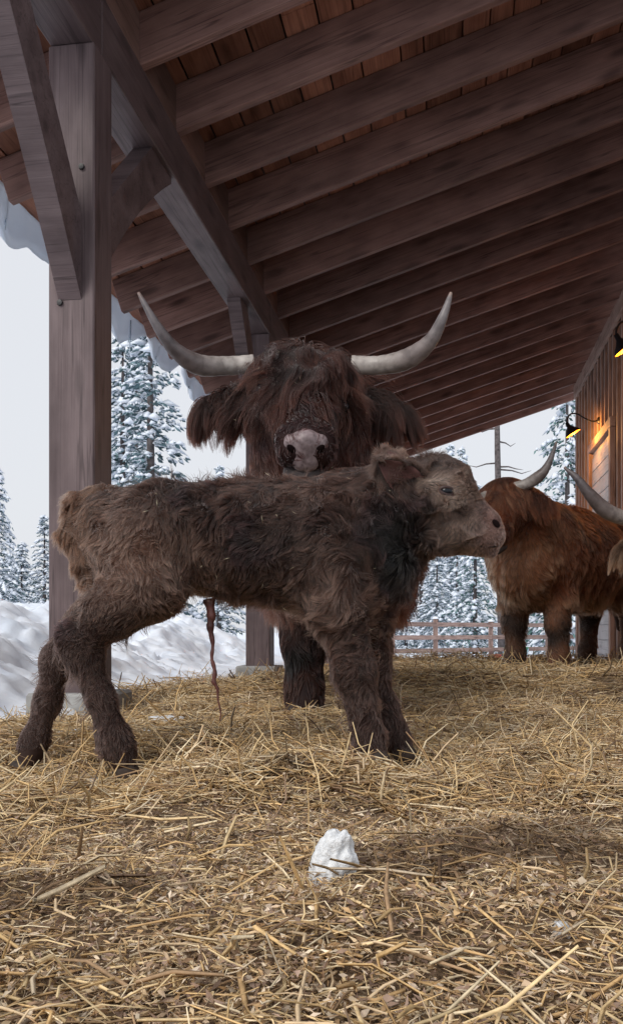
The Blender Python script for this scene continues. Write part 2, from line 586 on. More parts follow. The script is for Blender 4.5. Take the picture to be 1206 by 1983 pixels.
# wall with battens, top trim and door
WT = raf_z(VWALL)
wall = link('wall', box_mesh('wall', (VWALL + .03, 3.0, -.75), (VWALL + .16, U_END, WT), .003), M['wallwood'], barn)
u = U_END - .045
DOOR = (11.92, 13.55, 2.90)            # u range and head height of the door
while u > 5.0:
    z0 = -.7
    if DOOR[0] - .16 < u < DOOR[1] + .16: z0 = DOOR[2] + .13
    timber('batten', (VWALL + .005, u, z0), (VWALL + .005, u, WT - .19), .06, .075, M['batten'], wall, (0, 1, 0), .004)
    u -= .30
timber('top_trim', (VWALL - .035, 4.0, WT - .10), (VWALL - .035, U_END + .03, WT - .10), .05, .20, M['batten'], wall, (0, 0, 1))
timber('corner_board', (VWALL + .08, U_END + .02, -.7), (VWALL + .08, U_END + .02, WT - .2), .22, .035, M['batten'], wall, (0, 1, 0))
door = link('door', box_mesh('door', (VWALL - .006, DOOR[0] + .01, -.6), (VWALL + .024, DOOR[1] - .01, DOOR[2] - .01), .003), M['doorwood'], barn)
zb = -.6
while zb < DOOR[2] - .2:
    timber('door_board', (VWALL - .018, DOOR[0] + .06, zb + .1), (VWALL - .018, DOOR[1] - .06, zb + .1), .02, .192, M['doorwood'], door, (0, 0, 1), .004)
    zb += .2
timber('door_frame', (VWALL - .03, DOOR[0] - .13, DOOR[2] + .06), (VWALL - .03, DOOR[1] + .13, DOOR[2] + .06), .07, .13, M['batten'], door)
for uu in (DOOR[0] - .06, DOOR[1] + .06):
    timber('door_frame', (VWALL - .03, uu, -.65), (VWALL - .03, uu, DOOR[2] - .008), .12, .07, M['batten'], door, (1, 0, 0))
link('door_handle', tube_mesh('door_handle', [(VWALL - .03, DOOR[1] - .1, .95), (VWALL - .08, DOOR[1] - .1, .95), (VWALL - .08, DOOR[1] - .1, 1.25), (VWALL - .03, DOOR[1] - .1, 1.25)], .012, 8), M['dark'], door)


# barn lamps with goosenecks, lit
def lit_mat(name, col, s):
    m, t, b = new_mat(name, .5, .3, col)
    b.inputs['Emission Color'].default_value = (*col, 1); b.inputs['Emission Strength'].default_value = s
    return m


M['bulb'] = lit_mat('bulb_glass', (1, .5, .14), 3)
M['shade_in'] = new_mat('shade_inside', .35, .5, (.22, .09, .012))[0]


def barn_lamp(u, label):
    loc = Matrix.Rotation(-TH, 3, 'Z') @ Vector((VWALL - .03, u, 3.21))
    r = empty('gooseneck_lamp', loc)
    r.rotation_euler = (0, 0, -TH)
    tag(r, label, 'lamp', 'gooseneck lamps on the barn wall')
    pl = link('wall_plate', lathe_mesh('wall_plate', [(0, .03), (.04, .025), (.055, 0)], 18), M['dark'], r, True)
    pl.rotation_euler = (0, math.radians(-90), 0)
    arm = catmull([(-.01, 0, 0), (-.10, 0, -.005), (-.20, 0, .045), (-.30, 0, .105), (-.385, 0, .10), (-.425, 0, .03), (-.43, 0, -.02)], 28)
    link('arm', tube_mesh('arm', arm, .011, 10), M['dark'], r, True)
    head = empty('lamp_head', (-.43, 0, -.02), r)
    head.rotation_euler = (0, math.radians(-30), 0); head.scale = (.9, .9, .9)
    prof = [(.0, .01), (.026, .01), (.03, -.06), (.045, -.075), (.06, -.10), (.095, -.135), (.115, -.165), (.122, -.185)]
    link('shade', lathe_mesh('shade', prof), M['dark'], head, True)
    link('shade_lining', lathe_mesh('shade_lining', [(max(a - .004, .012), b - .004) for a, b in prof[3:]]), M['shade_in'], head, True)
    bm = bmesh.new(); bmesh.ops.create_uvsphere(bm, u_segments=14, v_segments=10, radius=.03)
    link('bulb', bm_mesh('bulb', bm), M['bulb'], head, True, (0, 0, -.128))
    ld = bpy.data.lights.new('lamp_glow', 'POINT'); ld.energy = 26; ld.color = (1, .42, .08); ld.shadow_soft_size = .03
    lo = bpy.data.objects.new('lamp_glow', ld); C.objects.link(lo); lo.parent = head; lo.location = (0, 0, -.215)
    return r


barn_lamp(12.85, 'black gooseneck lamp glowing amber beside the pale barn door')
barn_lamp(9.12, 'black gooseneck lamp glowing amber high at the right edge, nearer the camera')

# snow hanging over the eave
us = np.arange(DECK_U0 + .2, DECK_U1 + .05, .035)
nprof = 14
V = []
for iu, u in enumerate(us):
    g = float(nz(np.array([[u, 0.0]]), 2.2, 21)[0]); g2 = float(nz(np.array([[u, 3.0]]), 7, 22)[0]); g3 = float(nz(np.array([[u, 8.0]]), 19, 23)[0])
    th = .15 + .03 * g
    over = .13 + .05 * g + .03 * g2
    hang = .19 + .09 * g + .05 * g2 + .015 * g3
    base = VEAVE - .10
    zd = raf_z(base) + RD * SECS + .064
    prof = [(base + 1.6, zd + 1.6 * SL + .01), (base + 1.6, zd + 1.6 * SL + th), (base + .8, zd + .8 * SL + th * 1.05), (base + .2, zd + .2 * SL + th),
            (base - over * .35, zd + th * .75), (base - over * .75, zd + th * .35), (base - over, zd - .02), (base - over * 1.05, zd - hang * .45),
            (base - over * .9, zd - hang * .85), (base - over * .66, zd - hang), (base - over * .5, zd - hang * .8), (base - over * .42, zd - hang * .35),
            (base - .03, zd + .0), (base + .3, zd + .3 * SL + .008)]
    for k, (v, z) in enumerate(prof):
        j = .006 * math.sin(u * 23 + k * 1.7) + .003 * math.sin(u * 41 + k * 2.9) if 3 < k < 12 else 0
        V.append((v + j, u, z + j))
n = len(us)
F = []
for i in range(n - 1):
    for k in range(nprof):
        F.append((i * nprof + k, i * nprof + (k + 1) % nprof, (i + 1) * nprof + (k + 1) % nprof, (i + 1) * nprof + k))
o = link('roof_snow', mesh_np('roof_snow', V, F, 4), M['eavesnow'], smooth=True)
o.rotation_euler = (0, 0, -TH)
tag(o, 'thick slab of snow curling over the eave of the barn roof', 'snow', kind='stuff')
ice, t_, b_ = new_mat('ice', .08, .5, (.75, .85, .95))
b_.inputs['Transmission Weight'].default_value = .7; b_.inputs['IOR'].default_value = 1.31
ICE = ['nearest the left picture edge', 'beside the front post, left of the longest', 'short and close behind the longest', 'the longest of the row, over the tall spruce', 'right of the longest', 'farthest from the camera, above the cow horn']
for k, (u, L) in enumerate(((5.35, .20), (6.4, .26), (6.75, .14), (7.6, .34), (8.3, .22), (9.4, .18))):
    base = VEAVE - .2
    z = raf_z(base) + RD * SECS - .02
    pts = [(0, 0, 0), (.003, 0, -L * .4), (.0, .002, -L * .75), (.001, 0, -L)]
    io = link('icicle', tube_mesh('icicle', pts, [.016, .011, .006, .001], 8), ice, None, True)
    io.location = Matrix.Rotation(-TH, 3, 'Z') @ Vector((base, u, z)); io.rotation_euler = (0, 0, -TH)
    tag(io, 'thin clear icicle on the eave snow, ' + ICE[k], 'icicle', 'icicles along the eave')


# ------------------------------------------------------------------ conifers
def conifer(seed, h, r0, dens=1.0, snow=.6, droop=.35, bare=.06, tint=(1, 1, 1), big=0.0):
    """Meshes of one conifer: trunk, crown of needle sprays, snow pads."""
    r = np.random.default_rng(seed)
    tr = tube_mesh('trunk', [(0, 0, -.4), (.02 * h * .1, 0, h * .3), (0, .01, h * .65), (0, 0, h)], [h * .016, h * .0125, h * .007, .012], 8)
    A, B, W, SN = [], [], [], []
    z = bare * h
    while z < h * .985:
        f = 1 - z / h
        nb = int(r.integers(5, 8))
        ph = r.random() * 6.28
        for k in range(nb):
            if r.random() > .93: continue
            L = r0 * (f ** .8) * r.uniform(.55, 1.15) + .12
            a = ph + k * 6.283 / nb + r.normal() * .25
            m = max(4, int(L / .16 * dens))
            zz0 = z + r.normal() * .06
            dr = droop * r.uniform(.6, 1.4)
            for j in range(m):
                t = (j + r.random()) / m
                rad = L * (.12 + .88 * t)
                p = np.array([math.cos(a) * rad, math.sin(a) * rad, zz0 + L * (.18 * t - dr * t * t)])
                side = np.array([-math.sin(a), math.cos(a), 0])
                out = np.array([math.cos(a), math.sin(a), -dr * t * 1.3])
                for s in (-1, 1):
                    ln = (.16 + .24 * L * .35 * (1 - .6 * t)) * r.uniform(.6, 1.3)
                    d = out * r.uniform(.4, 1.0) + side * s * r.uniform(.35, 1.0) + np.array([0, 0, r.uniform(-.75, .05)])
                    d /= np.linalg.norm(d)
                    q = p + r.normal(size=3) * .025
                    A.append(q); B.append(q + d * ln); W.append(.045 * r.uniform(.6, 1.3) + .012 * ln)
                    if r.random() < snow:
                        SN.append((*(q + d * ln * .5 + np.array([0, 0, .022])), ln * .5 * r.uniform(.5, 1.1), r.uniform(.03, .095), *d))
                if r.random() < big * t:
                    SN.append((*(p + np.array([0, 0, .05])), r.uniform(.16, .34), r.uniform(.09, .17), *(out / np.linalg.norm(out))))
        z += (.16 + .10 * r.random()) * (1 + h * .025) / max(dens, .5)
    A, B, W = np.array(A), np.array(B), np.array(W)
    n = len(A)
    D = norm(B - A)
    S = norm(np.cross(D, r.normal(size=(n, 3)) * .35 + np.array([0, 0, 1.0])))
    Nn = np.cross(S, D)
    mid = A + (B - A) * .55
    V = np.stack([A, mid + S * W[:, None] - Nn * .015, B, mid - S * W[:, None] - Nn * .015, mid + Nn * W[:, None] * .8], 1).reshape(-1, 3)
    i = np.arange(n)[:, None] * 5
    F = np.concatenate([i + np.array([[0, 1, 4]]), i + np.array([[1, 2, 4]]), i + np.array([[2, 3, 4]]), i + np.array([[3, 0, 4]])], 0)
    base = np.array([.13, .18, .185]) * np.array(tint)  # frosted needles, their colour paled further to stand in for haze
    c = base[None] * r.uniform(.6, 1.5, (n, 1)) + r.random((n, 1)) * np.array([[.006, .012, .012]])
    crown = mesh_np('crown', V, F, 3, np.repeat(c, 5, 0))
    SN = np.array(SN)
    k = len(SN)
    ctr, ln, th, D = SN[:, :3], SN[:, 3:4], SN[:, 4:5], SN[:, 5:8]
    S = norm(np.cross(D, [0, 0, 1.0])); U = np.cross(S, D)
    jt = lambda: r.uniform(.7, 1.3, (k, 1))
    V = np.stack([ctr - D * ln * jt(), ctr + S * th * 1.3 * jt() + D * ln * .1, ctr + D * ln * jt(), ctr - S * th * 1.3 * jt() - D * ln * .1, ctr + U * th * .9 * jt(), ctr - U * th * .25], 1).reshape(-1, 3)
    i = np.arange(k)[:, None] * 6
    F = np.concatenate([i + np.array([t_]) for t_ in ([0, 3, 4], [3, 2, 4], [2, 1, 4], [1, 0, 4], [3, 0, 5], [2, 3, 5], [1, 2, 5], [0, 1, 5])], 0)
    return tr, crown, mesh_np('tree_snow', V, F, 3)


def plant_tree(meshes, X, d, top_Y, label, name='snowy_spruce', hmesh=10.0, rz=0.0, group='snowy conifers around the barn', ground=None, wide=1.0):
    """Stand a tree where the photo shows it, scaled so that its tip reaches the row top_Y."""
    p = at(X, HY, d)
    g = float(snow_h(p[0], p[1])) - .05 if ground is None else ground
    top = at(X, top_Y, d)[2]
    s = (top - g) / hmesh
    r = empty(name, (p[0], p[1], g))
    r.scale = (s * wide, s * wide, s); r.rotation_euler = (0, 0, rz)
    tag(r, label, 'tree', group)
    tr, cr, sn = meshes
    link('trunk', tr, M['bark'], r, True)
    link('crown', cr, M['needle'], r)
    link('snow_load', sn, M['snow'], r)
    return r


T_tall = conifer(31, 10.0, 1.5, 1.0, .65, .30, .03, (.85, .95, 1.05), .15)
T_full = conifer(32, 10.0, 2.3, .95, .45, .5, .02, (.75, .9, .98), .75)
T_mid = conifer(33, 10.0, 1.9, .9, .7, .4, .02, (.85, .95, .98), .4)
T_green = conifer(34, 10.0, 2.2, .95, .5, .45, .02, (.75, 1.0, .95), .5)
plant_tree(T_tall, 291, 24, 470, 'tall snow-dusted spruce with bare grey trunk right of the front post', rz=.4)
plant_tree(T_mid, 238, 29, 610, 'snow-dusted spruce half hidden behind the front post, left of the tall one', rz=2.1)
plant_tree(T_tall, 264, 33, 648, 'slim snow-dusted spruce just left behind the tall spruce', rz=4.1)
plant_tree(T_mid, 424, 40, 903, 'small spruce tip showing just above the calf back', rz=1.3)
plant_tree(T_full, -6, 22, 900, 'dark spruce at the left picture edge, taller than its neighbours', rz=.3, wide=.8)
plant_tree(T_full, 42, 27, 1050, 'low snow-covered spruce between the left edge and the front post', rz=3.0, wide=1.3)
plant_tree(T_mid, 86, 25, 1000, 'spruce rising against the left side of the front post', rz=5.0, wide=1.2)
plant_tree(T_full, 20, 34, 1075, 'small distant spruce behind the snow bank at far left', rz=2.0, wide=1.5)
plant_tree(T_full, 786, 46, 1075, 'snow-laden spruce behind the fence, just right of the calf chest', rz=.9, wide=1.15)
plant_tree(T_full, 846, 44, 1040, 'snow-laden spruce standing behind the tall fence post', rz=2.4, wide=1.1)
plant_tree(T_green, 920, 40, 930, 'greener spruce beside the chest of the red cow', rz=3.6)
plant_tree(T_mid, 815, 58, 985, 'far spruce behind the two snow-laden ones under the calf chin', rz=5.2, wide=1.2)
plant_tree(T_full, 885, 56, 1010, 'far snowy spruce in the gap left of the greener spruce', rz=1.7, wide=1.2)
plant_tree(T_mid, 871, 66, 862, 'thin far spruce tip above the calf head, left of its twin', rz=1.0, wide=.8)
plant_tree(T_mid, 894, 70, 868, 'thin far spruce tip above the calf head, right of its twin', rz=2.0, wide=.8)
plant_tree(T_green, 1098, 30, 640, 'large drooping spruce beside the far corner of the barn wall', rz=.2, wide=.8)
plant_tree(T_full, 1010, 62, 1120, 'low far spruce seen behind the legs of the red cow', rz=4.4, wide=1.6)
plant_tree(T_mid, 745, 60, 1090, 'far spruce hidden low behind the calf front legs', rz=2.9, wide=1.5)

# dead trunk with a few twigs
p = at(966, HY, 34)
dt = empty('dead_tree', (p[0], p[1], float(snow_h(p[0], p[1])) - .2))
tag(dt, 'bare dead trunk with a few short twigs rising behind the red cow', 'tree')
link('trunk', tube_mesh('trunk', [(.12, 0, 0), (.02, 0, 4), (-.06, 0, 8.0), (-.1, 0, 12)], [.16, .13, .11, .07], 10), M['bark'], dt, True)
tw = []
r_ = random.Random(9)
for zz, a, L in ((7.25, .2, 1.3), (7.5, 2.9, 1.2), (6.2, 3.3, .7), (5.75, 2.6, .9), (7.35, -.4, .9), (8.3, .5, .8), (5.9, .6, 1.5), (6.8, 3.6, .6), (8.8, 3.0, .9)):
    pts = [(0, 0, zz), (math.cos(a) * L * .4, math.sin(a) * L * .4, zz - .02), (math.cos(a) * L * .7, math.sin(a) * L * .7, zz - .12), (math.cos(a) * L, math.sin(a) * L, zz - .08 + r_.uniform(-.1, .3))]
    link('branch', tube_mesh('branch', pts, [.035, .026, .018, .006], 6), M['bark'], dt, True)

# fence
fence = empty('rail_fence', at(843, HY, 28) * np.array([1, 1, 0]) + np.array([0, 0, -.62]))
tag(fence, 'weathered three-rail wooden fence across the snow behind the calf', 'fence')
fo = np.array(fence.location)
FA, FB = at(757, HY, 24.0)[:2], at(1240, HY, 31.0)[:2]
tops = []
for k, (X, w) in enumerate(((640, .16), (757, .19), (843, .125), (950, .125), (1060, .125), (1160, .125), (1250, .125))):
    sx_ = (X - IW / 2) / FPX                       # where the sight line of this post meets the straight fence line
    t = (sx_ * FA[1] - FA[0]) / ((FB[0] - FA[0]) - sx_ * (FB[1] - FA[1]))
    p = FA + t * (FB - FA)
    zt = .62 + (.06 if k == 2 else 0.0)
    timber('fence_post', np.array([p[0], p[1], -.75]) - fo, np.array([p[0], p[1], zt]) - fo, w, w, M['fence'], fence, (0, 1, 0), .012)
    cap = link('snow_cap', lathe_mesh('snow_cap', [(w * .72, 0), (w * .7, .03), (w * .45, .06), (.001, .07)], 10), M['snow'], fence, True, Vector(np.array([p[0], p[1], zt - .004]) - fo))
    tops.append((p, .62))
for (p0, z0), (p1, z1) in zip(tops, tops[1:]):
    for dz in (.10, .46, .82):
        a = np.array([p0[0], p0[1] - .11, z0 - dz]) - fo; b = np.array([p1[0], p1[1] - .11, z1 - dz]) - fo
        timber('rail', a, b, .045, .12, M['fence'], fence, (0, 0, 1), .006)

# tub and bucket in the snow
p = at(998, 1262, 27); g = -.60
tub = empty('tub', (p[0], p[1], g))
tag(tub, 'green tub with pale blue ribs standing in the snow near the fence', 'tub')
link('body', lathe_mesh('body', [(0, .0), (.26, 0), (.36, .42), (.39, .44), (.37, .46), (.33, .42), (.24, .05), (0, .05)], 24), M['green'], tub, True)
for k in range(9):
    a = k * 6.283 / 9 + .2
    timber('rib', (math.cos(a) * .30, math.sin(a) * .30, .03), (math.cos(a) * .385, math.sin(a) * .385, .42), .07, .03, M['paleblue'], tub, (math.cos(a), math.sin(a), 0), .006)
p = at(962, 1266, 26)
bk = empty('bucket', (p[0], p[1], -.6))
tag(bk, 'small red bucket in the snow left of the green tub', 'bucket')
link('body', lathe_mesh('body', [(0, 0), (.09, 0), (.125, .26), (.135, .27), (.12, .26), (.085, .02), (0, .02)], 18), M['red'], bk, True)
link('handle', tube_mesh('handle', [(.125 * math.cos(t), 0, .26 + .13 * math.sin(t)) for t in np.linspace(0, math.pi, 12)], .008, 6), M['dark'], bk, True)

# ------------------------------------------------------------------ animals: bodies from smooth-blended volumes
class Blob:
    """Smoothly blended round cones and ellipsoids on a grid; gives one continuous mesh and a distance field."""

    def __init__(self, prims, res, k):
        lo = np.min([np.minimum(np.array(a) - ra, np.array(b) - rb) for a, ra, b, rb, *_ in prims], 0) - .13
        hi = np.max([np.maximum(np.array(a) + ra, np.array(b) + rb) for a, ra, b, rb, *_ in prims], 0) + .13
        self.lo, self.res = lo, res
        n = np.ceil((hi - lo) / res).astype(int) + 1
        self.n = n
        F = np.full(n, .5, np.float32)
        ax = [lo[i] + np.arange(n[i]) * res for i in range(3)]
        for pr in prims:
            a, ra, b, rb = np.array(pr[0]), pr[1], np.array(pr[2]), pr[3]
            kk = pr[4] if len(pr) > 4 else k
            sub = pr[5] if len(pr) > 5 else False
            R = max(ra, rb) + .12
            i0 = np.maximum(((np.minimum(a, b) - R - lo) / res).astype(int), 0)
            i1 = np.minimum(((np.maximum(a, b) + R - lo) / res).astype(int) + 2, n)
            sl = tuple(slice(i0[i], i1[i]) for i in range(3))
            P = np.stack(np.meshgrid(*[ax[i][sl[i]] for i in range(3)], indexing='ij'), -1)
            ab = b - a
            t = np.clip(((P - a) @ ab) / max(ab @ ab, 1e-9), 0, 1)
            d = np.linalg.norm(P - a - t[..., None] * ab, axis=-1) - (ra + (rb - ra) * t)
            f = F[sl]
            if sub:
                h = np.maximum(kk - np.abs(f + d), 0) / kk
                F[sl] = np.maximum(f, -d) + h * h * kk * .25
            else:
                h = np.maximum(kk - np.abs(f - d), 0) / kk
                F[sl] = np.minimum(f, d) - h * h * kk * .25
        self.F = F

    def sample(self, P):
        q = np.clip((P - self.lo) / self.res, 0, np.array(self.n) - 1.001)
        i = q.astype(int); f = q - i
        F = self.F
        o = 0
        for dx in (0, 1):
            for dy in (0, 1):
                for dz in (0, 1):
                    o = o + F[i[..., 0] + dx, i[..., 1] + dy, i[..., 2] + dz] * np.abs(1 - dx - f[..., 0]) * np.abs(1 - dy - f[..., 1]) * np.abs(1 - dz - f[..., 2])
        return o

    def grad(self, P):
        e = self.res * .75
        g = np.stack([self.sample(P + d) - self.sample(P - d) for d in np.eye(3) * e], -1)
        return norm(g)

    def hit(self, p, d, step=.002, n=250):
        """First surface point from p along d."""
        p = np.array(p, float); d = norm(np.array(d, float))
        for _ in range(n):
            s_ = float(self.sample(p[None])[0])
            if s_ < .0005: break
            p = p + d * max(min(s_ * .7, .02), step * .3)
        return p

    def surface(self):
        F = self.F; n = self.n
        S = F < 0
        cnt = np.zeros(np.array(n) - 1, np.int8)
        corners = [(x, y, z) for x in (0, 1) for y in (0, 1) for z in (0, 1)]
        sl = lambda c: tuple(slice(c[i], n[i] - 1 + c[i]) for i in range(3))
        for c in corners: cnt += S[sl(c)]
        cell = (cnt > 0) & (cnt < 8)
        idx = np.argwhere(cell)
        acc = np.zeros((len(idx), 3)); num = np.zeros(len(idx))
        val = [F[tuple((idx + np.array(c)).T)] for c in corners]
        for i, ci in enumerate(corners):
            for j, cj in enumerate(corners):
                if i < j and sum(abs(a - b) for a, b in zip(ci, cj)) == 1:
                    m = (val[i] < 0) != (val[j] < 0)
                    t = np.where(m, val[i] / np.where(m, val[i] - val[j], 1), 0)
                    p = np.array(ci) + t[:, None] * (np.array(cj) - np.array(ci))
                    acc += p * m[:, None]; num += m
        V = self.lo + (idx + acc / num[:, None]) * self.res
        ids = -np.ones(cell.shape, np.int32); ids[cell] = np.arange(len(idx))
        Fs = []
        for a in range(3):
            b, c = (a + 1) % 3, (a + 2) % 3
            s0 = [slice(1, -1)] * 3; s1 = [slice(1, -1)] * 3
            s0[a] = slice(0, -1); s1[a] = slice(1, None)
            d = S[tuple(s0)] != S[tuple(s1)]
            e = np.argwhere(d)
            flip = S[tuple(s0)][d]
            off = np.ones(3, int); off[a] = 0
            e = e + off
            q = []
            for db, dc in ((-1, -1), (0, -1), (0, 0), (-1, 0)):
                o = np.zeros(3, int); o[b] = db; o[c] = dc
                q.append(ids[tuple((e + o).T)])
            q = np.stack(q, -1)
            q[~flip] = q[~flip][:, ::-1]
            Fs.append(q)
        return V, np.concatenate(Fs)


def sample_surface(V, F, N, r, weight=None):
    T = np.concatenate([F[:, [0, 1, 2]], F[:, [0, 2, 3]]])
    A = np.linalg.norm(np.cross(V[T[:, 1]] - V[T[:, 0]], V[T[:, 2]] - V[T[:, 0]]), axis=1)
    if weight is not None:
        A = A * weight(V[T].mean(1))
    i = r.choice(len(T), N, p=A / A.sum())
    a, b = r.random(N), r.random(N)
    s = a + b > 1; a[s], b[s] = 1 - a[s], 1 - b[s]
    t = V[T[i]]
    return t[:, 0] + a[:, None] * (t[:, 1] - t[:, 0]) + b[:, None] * (t[:, 2] - t[:, 0])


def vnz(P, scale, seed):
    return np.stack([nz(P, scale, seed + 100 * k, 5) for k in range(3)], -1)


def strands(blob, P, flow, L, lift, n=6, grav=.15, curl=.5, curl_scale=60, clump=0.6, per=12, margin=.002, seed=0, rad=.0007, pull=.25, clump_pow=1.0, clump_w=None):
    """Grow hair from roots P: flow (N,3), length L, lift = how far it stands off; returns points (N,n,3)."""
    r = np.random.default_rng(seed)
    Nn = blob.grad(P)
    N_ = len(P)
    T = flow - Nn * np.sum(flow * Nn, -1, keepdims=True)
    T = norm(T + 1e-6)
    lift = np.broadcast_to(np.asarray(lift, float), (N_,))[:, None]
    d = norm(Nn * lift + T * (1 - lift * .5) + r.normal(size=(N_, 3)) * .12)
    p = P - Nn * .002
    pts = [p]
    st = (np.broadcast_to(np.asarray(L, float), (N_,)) / (n - 1))[:, None]
    gv = np.array([0, 0, -1.0])
    grav = np.broadcast_to(np.asarray(grav, float), (N_,))[:, None]
    for k in range(1, n):
        t = k / (n - 1)
        d = norm(d + T * pull + gv * grav + vnz(p + r.normal(size=(N_, 3)) * .002, curl_scale, seed + 7) * curl)
        p = p + d * st
        s = blob.sample(p)
        g = blob.grad(p)
        push = np.maximum(margin * (.5 + t) - s, 0)
        p = p + g * push[:, None]
        pts.append(p)
    pts = np.stack(pts, 1)
    if clump > 0:
        ng = max(N_ // per, 1)
        gi = r.choice(N_, ng, replace=False)
        kd = kdtree.KDTree(ng)
        for j, q in enumerate(P[gi]): kd.insert(q, j)
        kd.balance()
        near = np.fromiter((kd.find(q)[1] for q in P), int, N_)
        tt = (np.linspace(0, 1, n) ** clump_pow)[None, :, None]
        cl = (np.asarray(clump_w)[:, None, None] if clump_w is not None else 1.0) * clump * r.uniform(.6, 1.0, (N_, 1, 1))
        cl = cl * r.uniform(.7, 1.0, ng)[near][:, None, None]
        pts = pts * (1 - cl * tt) + pts[gi][near] * cl * tt
        return pts, near
    return pts, np.arange(N_)


def fur_object(name, pts, cols, rad, parent, base, mat=None, taper=.85):
    N_, n, _ = pts.shape
    cu = bpy.data.hair_curves.new(name)
    cu.add_curves([n] * N_)
    cu.position_data.foreach_set('vector', (pts - base).astype(np.float32).ravel())
    ra = cu.attributes.get('radius') or cu.attributes.new('radius', 'FLOAT', 'POINT')
    t = 1 - taper * np.linspace(0, 1, n) ** 1.6
    rr = np.broadcast_to(np.asarray(rad, float), (N_,))[:, None] * t[None]
    ra.data.foreach_set('value', rr.astype(np.float32).ravel())
    ca = cu.attributes.new('col', 'FLOAT_COLOR', 'CURVE')
    c4 = np.ones((N_, 4), np.float32); c4[:, :3] = np.clip(cols, .002, .9)
    ca.data.foreach_set('color', c4.ravel())
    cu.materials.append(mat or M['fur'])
    o = bpy.data.objects.new(name, cu)
    C.objects.link(o)
    o.parent = parent
    return o


def body_object(blob, parent, base, colf, name='body'):
    V, F = blob.surface()
    me = mesh_np(name, V - base, F, 4, colf(V))
    link(name, me, M['skin'], parent, True)
    return V, F


def ellipsoid_mesh(name, r, segs=20, rings=14):
    bm = bmesh.new()
    bmesh.ops.create_uvsphere(bm, u_segments=segs, v_segments=rings, radius=1)
    for v in bm.verts: v.co = Vector((v.co.x * r[0], v.co.y * r[1], v.co.z * r[2]))
    return bm_mesh(name, bm)


def put(o, p, x, z, base):
    """Orient an object: its local X towards x, its Z near z."""
    x = Vector(x).normalized(); z = Vector(z); z = (z - x * z.dot(x)).normalized(); y = z.cross(x)
    m = Matrix((x, y, z)).transposed().to_4x4(); m.translation = Vector(np.asarray(p) - base)
    o.location = m.to_translation(); o.rotation_euler = m.to_euler()
    return np.array(m.to_3x3())


def mixcol(a, b, t):
    t = np.clip(t, 0, 1)[..., None]
    return np.asarray(a) * (1 - t) + np.asarray(b) * t


def leaf_mesh(name, L, W, cup=.35, curl=.2, nu=13, nv=9, thick=.004):
    """A cupped ear: root at origin, along +X, opening towards +Z."""
    V = []
    for side in (1, -1):
        for i in range(nu):
            t = i / (nu - 1)
            w = W * (math.sin(math.pi * min(.12 + t * .88, 1)) ** .75) * (1 - .25 * t)
            if i == nu - 1: w = .003
            for j in range(nv):
                s = j / (nv - 1) * 2 - 1
                V.append((L * t, s * w, cup * W * (s * s) * (1 - .5 * t) - cup * W * .5 - curl * L * t * t + side * thick / 2))
    F = []
    n1 = nu * nv
    for i in range(nu - 1):
        for j in range(nv - 1):
            a = i * nv + j
            F.append((a, a + nv, a + nv + 1, a + 1))
            F.append((n1 + a, n1 + a + 1, n1 + a + nv + 1, n1 + a + nv))
    for i in range(nu - 1):
        for j in (0, nv - 1):
            a = i * nv + j
            q = (a, a + nv, n1 + a + nv, n1 + a)
            F.append(q if j else q[::-1])
    return mesh_np(name, V, F, 4)


# ---------------------------------------------------------------- the calf
def px(X, Y, d, r):
    return (at(X, Y, d), r / FPX * d)


def chain(pts, k=None):
    out = []
    for (a, ra), (b, rb) in zip(pts, pts[1:]):
        out.append((a, ra, b, rb) if k is None else (a, ra, b, rb, k))
    return out


